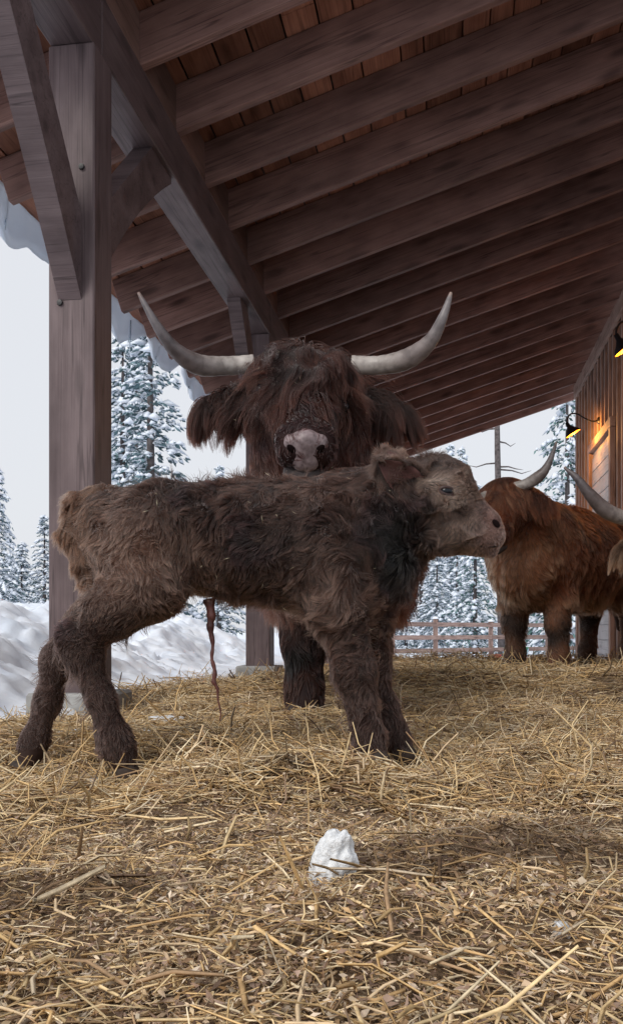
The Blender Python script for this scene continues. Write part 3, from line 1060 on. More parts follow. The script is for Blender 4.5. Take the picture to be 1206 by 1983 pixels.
def build_calf():
    D = 2.06
    base = np.array([at(430, 1480, D)[0], D, 0.0])
    root = empty('calf', base)
    tag(root, 'shaggy newborn brown calf standing side-on in the straw, hanging cord at its belly', 'calf')
    pr = []
    pr += chain([px(212, 1018, D, 68), px(320, 1040, D, 94), px(470, 1048, D, 104), px(610, 1056, D, 114), px(690, 1046, D, 100), px(735, 1095, D, 66)])
    pr += chain([px(690, 1000, D, 78), px(760, 990, D, 76), px(815, 985, D - .01, 64)])
    # head
    hd = D - .03
    pr += chain([px(836, 950, hd, 58), px(864, 938, hd, 47)], .03)
    pr += chain([px(860, 956, hd, 52), px(902, 996, hd, 36), px(934, 1020, hd, 30)], .03)
    pr += chain([px(836, 1008, hd, 50), px(884, 1026, hd, 41), px(932, 1042, hd, 27)], .03)
    pr += chain([px(946, 1010, hd - .019, 18), px(955, 1040, hd - .015, 19)], .02)
    pr += chain([px(946, 1010, hd + .021, 18), px(955, 1040, hd + .017, 19)], .02)
    pr += chain([px(915, 1058, hd, 16), px(950, 1066, hd, 12)], .010)
    pr += [(*px(858, 930, hd - .045, 13), *px(880, 936, hd - .045, 11), .02)]
    # near hind leg
    pr += chain([px(262, 1075, 2.00, 84), px(288, 1135, 1.97, 60), px(212, 1188, 1.96, 43), px(145, 1236, 1.97, 26), px(162, 1275, 1.97, 23), px(194, 1350, 1.97, 18), px(218, 1425, 1.96, 20), px(230, 1455, 1.955, 18), px(240, 1482, 1.95, 19)], .05)
    # far hind leg
    pr += chain([px(262, 1075, 2.10, 80), px(240, 1150, 2.14, 58), px(165, 1215, 2.15, 34), px(112, 1278, 2.15, 24), px(92, 1360, 2.15, 17), px(66, 1440, 2.14, 19), px(52, 1482, 2.12, 18)], .05)
    # front legs
    pr += chain([px(650, 1100, 1.995, 78), px(655, 1175, 1.97, 48), px(680, 1275, 1.965, 29), px(690, 1312, 1.965, 28), px(702, 1375, 1.965, 18), px(713, 1430, 1.96, 21), px(725, 1462, 1.95, 19)], .05)
    pr += chain([px(690, 1110, 2.11, 74), px(705, 1188, 2.13, 42), px(722, 1285, 2.14, 25), px(744, 1375, 2.14, 17), px(764, 1428, 2.13, 19), px(777, 1451, 2.12, 17)], .05)
    blob = Blob(pr, .0075, .06)

    def XY(P):
        d = P[:, 1]
        return P[:, 0] / d * FPX + IW / 2, HY - (P[:, 2] - H) / d * FPX

    dark, mid, light, tan = (.0065, .0032, .0028), (.026, .0122, .0088), (.105, .060, .044), (.25, .165, .128)

    def colf(P):
        # markings of the coat, tied to the body
        hx = (P[:, 0] - base[0])                      # forward along the body
        hz = P[:, 2]
        n1 = nz(P, 14, 41); n2 = nz(P, 40, 42)
        c = mixcol(mid, dark, .35 + .5 * n1 + .25 * n2)
        X0 = at(300, 1100, D); 
        thigh = np.exp(-(((P[:, 0] - X0[0]) / .14) ** 2 + ((P[:, 2] - X0[2]) / .10) ** 2))
        c = mixcol(c, light, thigh * 1.05 + .12 * n2)
        X0 = at(150, 1030, D)
        c = mixcol(c, (.070, .035, .022), np.exp(-(((P[:, 0] - X0[0]) / .09) ** 2 + ((P[:, 2] - X0[2]) / .12) ** 2)) * .8)
        X0 = at(560, 1060, D)                                   # dark saddle over the ribs
        c = mixcol(c, dark, np.exp(-(((P[:, 0] - X0[0]) / .17) ** 2 + ((P[:, 2] - X0[2]) / .09) ** 2)) * .8)
        X0 = at(640, 1150, 1.98)
        c = mixcol(c, (.080, .046, .035), np.exp(-(((P[:, 0] - X0[0]) / .085) ** 2 + ((P[:, 2] - X0[2]) / .09) ** 2)) * .95)
        X0 = at(610, 965, D)
        c = mixcol(c, (.050, .027, .020), np.exp(-(((P[:, 0] - X0[0]) / .12) ** 2 + ((P[:, 2] - X0[2]) / .035) ** 2)) * .7)
        c = mixcol(c, (.040, .023, .019), sm(.36, .2, hz) * .8 + .2 * n2)
        X0 = at(760, 1075, D)                                   # dark throat and chest
        c = mixcol(c, dark, np.exp(-(((P[:, 0] - X0[0]) / .075) ** 2 + ((P[:, 2] - X0[2]) / .12) ** 2)) * .95)
        hd_ = sm(at(795, 0, D)[0], at(825, 0, D)[0], P[:, 0]) * sm(.42, .47, hz)
        c = mixcol(c, mixcol((.062, .036, .027), (.014, .008, .0068), .45 + .5 * n2), hd_)
        X0 = at(862, 952, 2.0)
        c = mixcol(c, tan, hd_ * np.exp(-(((P[:, 0] - X0[0]) / .058) ** 2 + ((P[:, 2] - X0[2]) / .040) ** 2) ** 1.5) * 1.0)
        X0 = at(880, 1035, 2.0)
        c = mixcol(c, (.105, .066, .052), hd_ * np.exp(-(((P[:, 0] - X0[0]) / .07) ** 2 + ((P[:, 2] - X0[2]) / .03) ** 2)) * .9)
        cy = at(0, 992, 2.0)[2] - (P[:, 0] - at(850, 0, 2.0)[0]) * .12
        c = mixcol(c, (.014, .009, .008), hd_ * np.exp(-((P[:, 2] - cy) / .012) ** 2) * sm(at(800, 0, 2.0)[0], at(830, 0, 2.0)[0], P[:, 0]) * sm(at(935, 0, 2.0)[0], at(905, 0, 2.0)[0], P[:, 0]) * (.75 + .3 * n2))
        c = mixcol(c, (.012, .008, .007), hd_ * np.exp(-((P[:, 0] - at(815, 0, 2.0)[0] - .02 * n1) / .014) ** 2) * .85)
        c = mixcol(c, (.024, .014, .011), hd_ * sm(at(0, 920, D)[2], at(0, 898, D)[2], P[:, 2]) * .7)
        brg = np.exp(-((P[:, 1] - hd) / .026) ** 2) * sm(at(0, 1000, D)[2], at(0, 960, D)[2], P[:, 2])
        c = mixcol(c, (.022, .013, .0105), hd_ * brg * .75)
        mz = sm(at(890, 0, D)[0], at(935, 0, D)[0], P[:, 0] - (P[:, 2] - at(0, 1030, D)[2]) * .25)
        c = mixcol(c, mixcol((.155, .095, .080), (.105, .062, .053), .5 + .6 * n2), mz)
        c = mixcol(c, (.10, .055, .05), mz * np.exp(-(np.linalg.norm((P - at(958, 1014, 2.0)) * np.array([1, .3, 1]), axis=1) / .016) ** 2) * .7)
        return np.clip(c, .008, 1)

    V, F = body_object(blob, root, base, colf)
    r = np.random.default_rng(2)
    muz0, muz1 = at(895, 0, D)[0], at(925, 0, D)[0]

    def headness(P): return sm(at(790, 0, D)[0], at(830, 0, D)[0], P[:, 0]) * sm(.43, .49, P[:, 2])

    def ray(X, Y, bl=blob):
        d_ = norm(at(X, Y, 1.0) - np.array([0, 0, H]))
        return bl.hit(np.array([0, 0, H]) + d_ * 1.6, d_)
    eye = ray(865, 951)
    nst = ray(960, 1014)
    mzf = lambda P: sm(at(895, 0, D)[0], at(938, 0, D)[0], P[:, 0] - (P[:, 2] - at(0, 1030, D)[2]) * .3)
    for part, N_ in (('body', 100000), ('head', 60000)):
        P = sample_surface(V, F, N_, r, (lambda c: 1.001 - headness(c)) if part == 'body' else (lambda c: headness(c) + 1e-6))
        mzl = mzf(P) * headness(P)
        mir = P * np.array([1, 0, 1]) + np.array([0, 1, 0]) * (hd - np.abs(P[:, 1] - hd))[:, None]
        de = np.linalg.norm((mir - eye) * np.array([1, .5, 1.5]), axis=1)
        keep = (de > .0185) & (np.linalg.norm(mir - nst, axis=1) > .011) & (P[:, 2] > .03)
        keep &= ~(r.random(len(P)) < .45 * sm(.75, 1.0, mzl))
        P, mzl, de = P[keep], mzl[keep], de[keep]
        hn = headness(P)
        topknot = hn * sm(at(0, 935, D)[2], at(0, 905, D)[2], P[:, 2])
        topknot = topknot * (.6 + .4 * sm(at(900, 0, D)[0], at(860, 0, D)[0], P[:, 0]))
        L = .031 + .012 * nz(P, 9, 51)
        leg = sm(.36, .24, P[:, 2])
        L = L * (1 - .48 * leg)
        cheek = sm(at(890, 0, D)[0], at(830, 0, D)[0], P[:, 0])
        L = L * (1 - hn) + hn * (.0155 + .012 * cheek + .016 * topknot)
        L = L * (1 - .55 * hn * sm(at(858, 0, D)[0], at(885, 0, D)[0], P[:, 0]) * sm(at(0, 960, D)[2], at(0, 925, D)[2], P[:, 2]))
        L = L * (1 - .62 * np.exp(-(de / .040) ** 2) * hn)
        L = L * (1 - mzl) + mzl * .0045
        L = np.maximum(L, .0028) * r.uniform(.6, 1.3, len(P))
        flow = np.tile(np.array([-.55, 0, -.8]), (len(P), 1))
        flow += 1.0 * np.stack([nz(P, 8, 61), 0 * P[:, 0], nz(P, 8, 62)], -1) + .5 * vnz(P, 30, 67)
        flow = flow * (1 - leg)[:, None] + leg[:, None] * (np.array([-.2, 0, -1.0]) + .45 * np.stack([nz(P, 16, 63), 0 * P[:, 0], nz(P, 16, 64)], -1))
        flow = flow * (1 - hn)[:, None] + hn[:, None] * (np.array([-.9, 0, -.35]) + topknot[:, None] * (np.array([1.0, -.1, .3]) * sm(at(875, 0, D)[0], at(845, 0, D)[0], P[:, 0])[:, None] * .5 + 1.0 * vnz(P, 40, 68)) + .5 * vnz(P, 22, 65))
        lift = .36 + .42 * topknot - .08 * leg - .26 * mzl - .06 * hn * (1 - topknot) + .16 * nz(P, 25, 66)
        pts, cl = strands(blob, P, flow, L, np.clip(lift, .06, .8), 7, .10 * (1 - mzl), np.array(.40 + .7 * topknot + .25 * hn)[:, None], 55, .82, 8 if part == 'body' else 7, .0025, 5, clump_pow=.9, clump_w=.25 + .75 * sm(.009, .02, L))
        c = colf(P)
        c = c * (.4 + 1.25 * r.random(int(cl.max()) + 1)[cl])[:, None] * r.uniform(.7, 1.4, (len(P), 1))
        fur_object('fur' if part == 'body' else 'head_fur', pts, c, (.00052 + .00025 * r.random(len(P))) * (1 - .45 * mzl) * (1 - .25 * hn), root, base)
    # chaff stuck in the coat
    pf = sample_surface(V, F, 70, r, lambda c: (1 - headness(c)) * sm(.2, .4, c[:, 2]) + 1e-9)
    pf = pf + blob.grad(pf) * .017
    dd = norm(r.normal(size=(70, 3)) * np.array([1, .4, 1])) * r.uniform(.003, .011, (70, 1))
    sx_ = norm(np.cross(dd, r.normal(size=(70, 3)))) * .0009; sy_ = norm(np.cross(dd, sx_)) * .0009
    Vq = np.stack([pf - dd, pf + sx_, pf + dd, pf + sy_], 1).reshape(-1, 3) - base
    iq = np.arange(70)[:, None] * 4
    Fq = np.concatenate([iq + np.array([t_]) for t_ in ([0, 1, 3], [1, 2, 3], [2, 0, 3], [0, 2, 1])])
    fl_ = link('chaff_flecks', mesh_np('chaff_flecks', Vq, Fq, 3), M['fleck'], root); fl_['kind'] = 'stuff'
    # wispy outliers that break the outline, and the long chest fringe
    P2 = sample_surface(V, F, 9000, r, lambda c: (1 - headness(c)) * sm(.05, .12, c[:, 2]) + .02)
    P2 = P2[P2[:, 0] < muz0]
    pts, cl = strands(blob, P2, np.tile(np.array([-.5, 0, -.6]), (len(P2), 1)) + vnz(P2, 9, 71), .05 * r.uniform(.5, 1.2, len(P2)) * (1 - .5 * headness(P2)), .5, 8, .05, .75, 70, .75, 10, .003, 9)
    c2 = colf(P2) * r.uniform(.8, 1.7, (len(P2), 1))
    fur_object('loose_fur', pts, c2, .0005, root, base)
    # tail
    tp = [px(200, 965, D, 26), px(160, 985, D, 24), px(146, 1035, D, 21), px(158, 1085, D - .02, 15), px(172, 1120, D - .03, 8)]
    tb = Blob(chain(tp), .006, .03)
    tcol = lambda P: np.tile(np.array([.068, .034, .022]), (len(P), 1)) * (1 + .35 * nz(P, 30, 5))[:, None]
    Vt, Ft = body_object(tb, root, base, tcol, 'tail')
    Pt = sample_surface(Vt, Ft, 7000, r)
    ts, cl = strands(tb, Pt, np.tile(np.array([-.1, 0, -1.0]), (len(Pt), 1)) + .5 * vnz(Pt, 20, 72), .042 * r.uniform(.6, 1.3, len(Pt)), .45, 7, .15, .35, 50, .7, 14, .003, 11)
    fur_object('tail_fur', ts, tcol(Pt) * r.uniform(.7, 1.4, (len(Pt), 1)), .0006, root, base)
    # ears
    for s in (-1, 1):
        e0 = at(816, 956, hd + s * .050)
        tip = at(731 if s < 0 else 745, 890 if s < 0 else 872, hd + s * .095)
        ax = norm(tip - e0)
        Le = np.linalg.norm(tip - e0)
        opening = np.array([.15, s * 1.0, -.15])
        eb = link('ear', leaf_mesh('ear', Le * .96, .038, .5, .05), None, root, True)
        em = noisy_mat('ear_skin', [(.3, (.05, .024, .022)), (.7, (.12, .058, .053))], 30, .7, .2, .2, .003) if s < 0 else em
        eb.data.materials.append(em)
        mw = put(eb, e0, ax, opening, base)
        n = 8000
        tt = r.random(n); ss = r.uniform(-1, 1, n)
        rim = r.random(n) < .55
        ss = np.where(rim, np.sign(ss) * (1 - .1 * r.random(n)), ss)
        w = .038 * np.sin(np.pi * np.minimum(.12 + tt * .88, 1)) ** .75 * (1 - .25 * tt)
        loc = np.stack([Le * .96 * tt, ss * w, 0.5 * .038 * ss ** 2 * (1 - .5 * tt) - .009 - .05 * Le * tt * tt], -1)
        back = ~rim
        dirl = np.stack([.5 + .5 * r.random(n), np.where(rim, np.sign(ss) * .7, r.normal(size=n) * .3), np.where(rim, r.normal(size=n) * .35, -.6)], -1) + r.normal(size=(n, 3)) * .22
        inner = r.random(n) < .12
        LOW = 1.0 if (mw @ np.array([0, 1.0, 0]))[2] < 0 else -1.0
        dirl[inner, 2] = .5
        dw = norm(dirl @ mw.T)
        r0 = loc @ mw.T + e0
        Lh = np.where(rim, .019 + .012 * (ss * LOW > 0), .018) * r.uniform(.5, 1.3, n) * np.where(inner, .7, 1)
        q = [r0]; d = dw
        for k in range(1, 6):
            d = norm(d + np.array([0, 0, -.16]) + .3 * vnz(q[-1], 80, 77))
            q.append(q[-1] + d * (Lh / 5)[:, None])
        ec = mixcol((.030, .018, .014), (.105, .064, .050), .5 + .8 * nz(r0, 60, 78)) * r.uniform(.6, 1.3, (n, 1))
        fur_object('ear_fur', np.stack(q, 1), ec, .00055, root, base)
        # eye
        sp = eye.copy(); sp[1] = hd + s * abs(eye[1] - hd)
        gn = blob.grad(sp[None])[0]
        ec_ = sp - gn * .0050
        ob = link('eye', ellipsoid_mesh('eye', (.0145, .011, .0115)), M['eye'], root, True)
        ob.location = Vector(ec_ - base)
        tx = norm(np.array([1, 0, -.18]) - gn * np.dot(gn, [1, 0, -.18])); tz = np.cross(tx, gn) * (1 if s > 0 else -1)
        if tz[2] < 0: tz = -tz
        ring = [ec_ + gn * (.0075 - .0055 * math.cos(a_) ** 2) + tx * math.cos(a_) * .0155 + tz * math.sin(a_) * (.0085 if math.sin(a_) > 0 else .0072) for a_ in np.linspace(0, 2 * math.pi, 25)]
        lid = link('eyelid', tube_mesh('eyelid', [Vector(q_ - base) for q_ in ring], .0034, 8, False), M['lid'], root, True)
        sp = nst.copy(); sp[1] = hd + s * abs(nst[1] - hd)
        gn = blob.grad(sp[None])[0]
        no = link('nostril', ellipsoid_mesh('nostril', (.0115, .0076, .0022)), M['nostril'], root, True)
        put(no, sp + gn * .0008, norm(np.array([.75, 0, -.5]) - gn * np.dot(gn, [.75, 0, -.5])), gn, base)
    # nose pad and mouth line
    mpts = [ray(X, Y) for X, Y in ((974, 1056), (964, 1058), (950, 1059), (936, 1059), (922, 1056))]
    mo = link('mouth', tube_mesh('mouth', [Vector(p - base) for p in catmull(mpts, 16)], .0017, 6), M['lipline'], root, True)
    # hooves
    for X, Y, d, ang in ((244, 1498, 1.95, .5), (40, 1492, 2.12, -.1), (731, 1474, 1.945, .3), (784, 1462, 2.115, .3)):
        p = at(X, Y, d)
        for s in (-1, 1):
            h = link('hoof', ellipsoid_mesh('hoof', (.028, .0145, .026), 14, 10), M['hoof'], root, True)
            put(h, p + np.array([0, s * .0125, 0]), (1, 0, -ang), (0, 0, 1), base)
    # umbilical cord
    cp = [(404, 1160, 11), (409, 1192, 8.5), (407, 1216, 7), (412, 1248, 3.6), (410, 1275, 3.4), (416, 1300, 4.2), (414, 1320, 5), (421, 1334, 3), (422, 1355, 1.8), (427, 1378, 1.5), (426, 1396, 1.3)]
    pth = catmull([at(a, b, 2.03) for a, b, _ in cp], 40)
    rr = np.interp(np.linspace(0, 10, 40), range(11), [c for *_, c in cp]) / FPX * 2.03 * (1 + .18 * np.sin(np.arange(40) * 1.9))
    link('navel_cord', tube_mesh('navel_cord', [Vector(p - base) for p in pth], list(rr), 9), M['cordskin'], root, True)
    return root, blob


# ---------------------------------------------------------------- adult highland cattle
def build_adult(label, origin, heading, poll, muzzle, coat, horns, seed, nfur, body_len=1.10, wh=1.0, fringe=1.0, roll=0.0, ear_len=.2, fore_n=9000, res=.0135, legs_back=None, leg_dark=.0, gz=None, hw=1.0, nose_col=True, eye_gap=False, ST_=.15):
    """origin: ground point between the forefeet; heading: unit facing of the body; poll/muzzle: world points of the head."""
    f = norm(np.array([heading[0], heading[1], 0.0])); l = np.array([-f[1], f[0], 0]); up = np.array([0, 0, 1.0])
    o = np.array(origin, float)
    base = o.copy()
    root = empty('highland_cow', base)
    tag(root, label, 'cow', 'adult long-horned cattle')

    def w(x, y, z): return o + f * x + l * y + up * (z * wh)
    poll, muzzle = np.array(poll, float), np.array(muzzle, float)
    hx = norm(muzzle - poll)                                   # down the face
    side = norm(np.cross(up, hx))                              # the animal's left
    side = norm(side * math.cos(roll) + np.cross(hx, side) * math.sin(roll))
    fz = norm(np.cross(hx, side))                              # out of the face (forehead side)
    if fz[2] < 0 and False: fz = -fz
    HL = np.linalg.norm(muzzle - poll)

    def h(x, y, z): return poll + hx * x * HL + side * y * hw + fz * z * hw
    B = body_len
    pr = []
    pr += chain([(w(.16, 0, .74), .24), (w(.0, 0, .76), .295), (w(-.5 * B, 0, .74), .33), (w(-.95 * B, 0, .80), .28), (w(-1.08 * B, 0, .86), .2)])
    pr += chain([(w(.06, 0, .98), .11), (w(-.5 * B, 0, .96), .13), (w(-1.0 * B, 0, .97), .14)])
    nb = poll - hx * .02 - fz * .10
    pr += chain([(w(.06, 0, .84), .26), (.5 * (w(.15, 0, .86) + nb), .205), (nb, .15)])
    pr += chain([(w(.2, 0, .62), .17), (w(.05, 0, .52), .13)])
    for s in (-1, 1):
        pr += chain([(w(.04, s * ST_, .72), .16), (w(.0, s * ST_, .52), .105), (w(.02, s * ST_, .32), .068), (w(.0, s * ST_, .13), .055), (w(.03, s * ST_, .055), .06)], .06)
        pr += chain([(w(-.95 * B, s * .15, .82), .2), (w(-.88 * B, s * .18, .60), .15), (w(-1.10 * B, s * .16, .42), .075), (w(-1.06 * B, s * .16, .14), .056), (w(-1.03 * B, s * .16, .055), .06)], .06)
    # head
    pr += chain([(h(.02, 0, -.06), .115), (h(.32, 0, -.055), .10), (h(.62, 0, -.05), .075), (h(.94, 0, -.05), .062)], .05)
    pr += chain([(h(.30, 0, -.13), .085), (h(.85, 0, -.10), .05)], .05)
    for s in (-1, 1):
        pr += chain([(h(.02, s * .07, -.04), .062), (h(.36, s * .075, -.055), .05)], .05)
        pr += chain([(h(.90, s * .042, -.045), .042), (h(.97, s * .040, -.07), .04)], .03)
        pr += [(h(-.02, s * .09, -.03), .045, h(-.02, s * .13, -.03), .032, .04)]
    blob = Blob(pr, res, .09)
    dark, mid, light, legc = [np.array(c) for c in coat]

    def loc(P):
        q = P - o
        return q @ f, q @ l, q[:, 2] / wh

    def hloc(P):
        q = P - poll
        return (q @ hx) / HL, (q @ side) / hw, (q @ fz) / hw

    def headness(P):
        a, b, c = hloc(P)
        return sm(-.35, -.1, a) * sm(.30, .22, np.abs(b)) * sm(-.30, -.16, c)

    def colf(P):
        x, y, z = loc(P)
        n1, n2 = nz(P, 6, seed + 1), nz(P, 22, seed + 2)
        c = mixcol(mid, dark, .35 + .45 * n1 + .3 * n2)
        c = mixcol(c, light, sm(.05, .35, x) * .65 * (1 - headness(P)) + .2 * n2)
        c = mixcol(c, light, sm(.56, .44, z) * .5)
        c = mixcol(c, legc, sm(.46, .34, z) * (.75 + .3 * n2))
        hn = headness(P)
        a, b, cc = hloc(P)
        c = mixcol(c, mixcol(mid, dark, .3 + .5 * n2), hn * .9)
        mzl = sm(.80, .92, a) * hn
        c = mixcol(c, dark * 1.6, sm(.7, .9, a) * hn * .6)
        return np.clip(c, .006, 1)

    V, F = body_object(blob, root, base, colf)
    r = np.random.default_rng(seed)
    P = sample_surface(V, F, nfur, r)
    a, b, c_ = hloc(P)
    hn = headness(P)
    gzz = o[2]
    mz = sm(.74, .86, a) * hn
    keep = (P[:, 2] > gzz + .03) & (np.minimum(np.linalg.norm(P - h(.40, .10, -.03), axis=1), np.linalg.norm(P - h(.40, -.10, -.03), axis=1)) > .032)
    P = P[keep]; a, b, c_, hn, mz = a[keep], b[keep], c_[keep], hn[keep], mz[keep]
    x, y, z = loc(P)
    L = (.085 + .02 * nz(P, 5, seed + 3)) * fringe
    leg = sm(.5, .38, z)
    L = L * (1 - .45 * leg) + .05 * sm(.62, .5, z) * (1 - leg)
    L = L * (1 - hn) + hn * .045
    L = L * (1 - .6 * mz)
    L *= r.uniform(.6, 1.2, len(P))
    flow = np.tile(-f * .35 - up, (len(P), 1)) + .45 * vnz(P, 5, seed + 4)
    flow = flow * (1 - hn)[:, None] + hn[:, None] * (np.tile(hx * .6 - up * .6, (len(P), 1)) + .35 * vnz(P, 14, seed + 5))
    pts, cl = strands(blob, P, flow, L, .26, 7, .18, .30, 24, .75, 18, .004, seed + 6)
    cc = colf(P) * (.7 + .6 * r.random(int(cl.max()) + 1)[cl])[:, None] * r.uniform(.75, 1.3, (len(P), 1))
    fur_object('fur', pts, cc, .0011 + .0004 * r.random(len(P)), root, base)
    # forelock: long locks falling from the poll over the face
    def near_poll(cn):
        a, b, c = hloc(cn)
        return np.exp(-((a + .02) / .22) ** 2) * sm(.15, .10, np.abs(b)) * sm(-.14, -.05, c) + 1e-9
    P = sample_surface(V, F, fore_n, r, near_poll)
    a, b, c_ = hloc(P)
    ln = (.245 + .06 * nz(P, 20, seed + 8)) * fringe * r.uniform(.45, 1.1, len(P)) * (1 - .38 * sm(.05, .13, np.abs(b))) * (1 + .22 * np.exp(-(b / .05) ** 2))
    fl = hx[None] * .7 - up[None] * .5 + side[None] * (np.sign(b) * (.08 + 2.6 * np.abs(b)))[:, None] * .6 + .25 * vnz(P, 16, seed + 9)
    pts, cl = strands(blob, P, fl, ln, .34, 12, .22, .30, 42, .90, 13, .009, seed + 10, pull=.10, clump_pow=.7)
    if eye_gap:
        d_ = norm(at(506, 757, 1.0) - np.array([0, 0, H]))
        ez = blob.hit(np.array([0, 0, H]) + d_ * 2.2, d_)
        ball = link('eye', ellipsoid_mesh('eye', (.021, .021, .021), 16, 12), M['eye'], root, True)
        ball.location = Vector(ez - d_ * -.006 - base)
        dv = pts - ez
        sx = dv @ side; sz = dv[..., 2]
        hit_ = ((np.abs(sx) < .014) & (np.abs(sz) < .022) & (dv[..., 1] < .05)).any(1)
        stay = ~hit_ | (r.random(len(pts)) < .06)
        pts, cl, P = pts[stay], cl[stay], P[stay]
    g = r.random(int(cl.max()) + 1)[cl]
    cc = mixcol(mid, dark, .1 + .95 * g) * r.uniform(.7, 1.4, (len(P), 1))
    cc = mixcol(cc, light, (r.random(int(cl.max()) + 1)[cl] < .10) * .6)
    lock = pts
    fur_object('forelock', pts, cc, .0007 + .0004 * r.random(len(P)), root, base)
    # horns
    for pts_h, r0 in horns:
        ph = catmull(pts_h, 44)
        t = np.linspace(0, 1, 44)
        rad = r0 * (1.0 + .22 * np.exp(-((t - .42) / .16) ** 2)) * (1 - t ** 2.4 * .86) * (1 + .02 * np.sin(t * 90))
        me = tube_mesh('horn', [Vector(p - base) for p in ph], list(rad), 16)
        at_ = me.color_attributes.new('col', 'FLOAT_COLOR', 'POINT')
        tv = np.repeat(t, 16)
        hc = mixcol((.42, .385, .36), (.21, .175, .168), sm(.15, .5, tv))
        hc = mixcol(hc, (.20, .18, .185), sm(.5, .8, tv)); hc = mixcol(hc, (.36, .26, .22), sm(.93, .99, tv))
        if pts_h[-1][0] < pts_h[0][0]: hc = hc * mixcol((1.0, 1.0, 1.0), (.62, .60, .62), sm(.25, .6, tv))  # left-pointing horns: shade painted in as a darker outer half
        hc = hc * (1 + .10 * np.sin(tv * 70 + 2 * np.sin(tv * 23)) * sm(.5, .1, tv))[:, None]
        at_.data.foreach_set('color', np.concatenate([hc, np.ones((len(hc), 1))], 1).astype(np.float32).ravel())
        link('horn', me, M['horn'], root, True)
    # ears with long fringes
    for s in (-1, 1):
        e0 = h(.10, s * .105, -.06)
        ed = norm(side * s * 1.0 - up * .18 + fz * .10)
        eo = link('ear', leaf_mesh('ear', ear_len, .055, .5, .1), M['hideflat'], root, True)
        put(eo, e0, ed, norm(fz - up * .4), base)
        n = int(fore_n * .55)
        tt = r.random(n) ** .8; ss = r.uniform(-1, 1, n)
        wv = .055 * np.sin(np.pi * np.minimum(.12 + tt * .88, 1)) ** .75
        yv = np.cross(norm(fz - up * .4), ed)
        r0_ = e0 + ed * (ear_len * tt)[:, None] + yv * (ss * wv)[:, None] - up * (.1 * ear_len * tt ** 2)[:, None] + r.normal(size=(n, 3)) * .004
        d = norm(ed[None] * (.35 + .4 * tt[:, None]) + r.normal(size=(n, 3)) * .25 + up * .15 + fz[None] * .2)
        Lh = (.16 + .04 * nz(r0_, 30, seed + 12)) * r.uniform(.5, 1.15, n) * (1 - .25 * tt)
        nn = 9
        q = [r0_]
        for k in range(1, nn):
            d = norm(d + np.array([0, 0, -.42]) + .10 * vnz(q[-1], 28, seed + 13))
            q.append(q[-1] + d * (Lh / (nn - 1))[:, None])
        q = np.stack(q, 1)
        ng = max(n // 36, 4); gi = r.choice(n, ng, replace=False)
        kd = kdtree.KDTree(ng)
        for j, v in enumerate(r0_[gi]): kd.insert(v, j)
        kd.balance()
        nr = np.fromiter((kd.find(v)[1] for v in r0_), int, n)
        tl = (np.linspace(0, 1, nn) ** .8)[None, :, None] * .82
        q = q * (1 - tl) + q[gi][nr] * tl
        cc = mixcol(mid, dark, .3 + .6 * r.random(ng)[nr]) * r.uniform(.6, 1.2, (n, 1))
        fur_object('ear_fringe', q, cc, .0009, root, base)
        eo_ = h(.40, s * .112, -.035)
        ey = link('eye', ellipsoid_mesh('eye', (.021, .021, .021), 16, 12), M['eye'], root, True)
        ey.location = Vector(eo_ - base)
    # nose pad: shield of bare skin between and around the nostrils
    npad = Blob(chain([(h(.99, -.035, -.034), .026), (h(1.0, 0, -.028), .029), (h(.99, .035, -.034), .026)], .02) + chain([(h(1.0, -.027, -.055), .027), (h(1.0, .027, -.055), .027)], .02)
                + chain([(h(1.02, -.016, -.082), .025), (h(1.02, .016, -.082), .025)], .02) + chain([(h(1.01, 0, -.035), .029), (h(1.03, 0, -.082), .026)], .02), .005, .02)
    Vn, Fn = npad.surface()
    link('nose_pad', mesh_np('nose_pad', Vn - base, Fn, 4), M['nose'], root, True)
    for s in (-1, 1):
        sp = npad.hit(h(1.35, s * .037, -.041), -hx)
        gn = npad.grad(sp[None])[0]
        no = link('nostril', ellipsoid_mesh('nostril', (.0175, .0110, .005)), M['nostril'], root, True)
        put(no, sp + gn * .0005, norm(fz * .75 + side * s * .65), gn, base)
    lipb = Blob(chain([(h(.985, -.036, -.122), .026), (h(1.01, 0, -.130), .028), (h(.985, .036, -.122), .026)], .02), .005, .02)
    Vn, Fn = lipb.surface()
    link('lower_lip', mesh_np('lower_lip', Vn - base, Fn, 4), M['lip'], root, True)
    # chaff caught in the forelock and on the face
    pk = lock[r.choice(len(lock), 90)][np.arange(90), r.integers(3, 11, 90)] + fz * .006 - np.array([0, .004, 0])
    dd = norm(r.normal(size=(90, 3)) - np.array([0, 0, .6])) * r.uniform(.003, .012, (90, 1))
    sx_ = norm(np.cross(dd, r.normal(size=(90, 3)))) * .0007; sy_ = norm(np.cross(dd, sx_)) * .0007
    Vq = np.stack([pk - dd, pk + sx_, pk + dd, pk + sy_], 1).reshape(-1, 3) - base
    iq = np.arange(90)[:, None] * 4
    Fq = np.concatenate([iq + np.array([t_]) for t_ in ([0, 1, 3], [1, 2, 3], [2, 0, 3], [0, 2, 1])])
    fl_ = link('chaff_flecks', mesh_np('chaff_flecks', Vq, Fq, 3), M['fleck'], root); fl_['kind'] = 'stuff'
    # hooves
    for x_, y_ in ((.055, ST_), (.055, -ST_), (-1.01 * B, .16), (-1.01 * B, -.16)):
        for s in (-1, 1):
            ho = link('hoof', ellipsoid_mesh('hoof', (.062, .036, .05), 14, 10), M['hoof'], root, True)
            put(ho, w(x_, y_ + s * .03, .035), f - up * .3, up, base)
    # tail
    tpts = [w(-1.2 * B, 0, .98), w(-1.3 * B, 0, .88), w(-1.31 * B, 0, .65), w(-1.29 * B, 0, .42), w(-1.28 * B, 0, .30)]
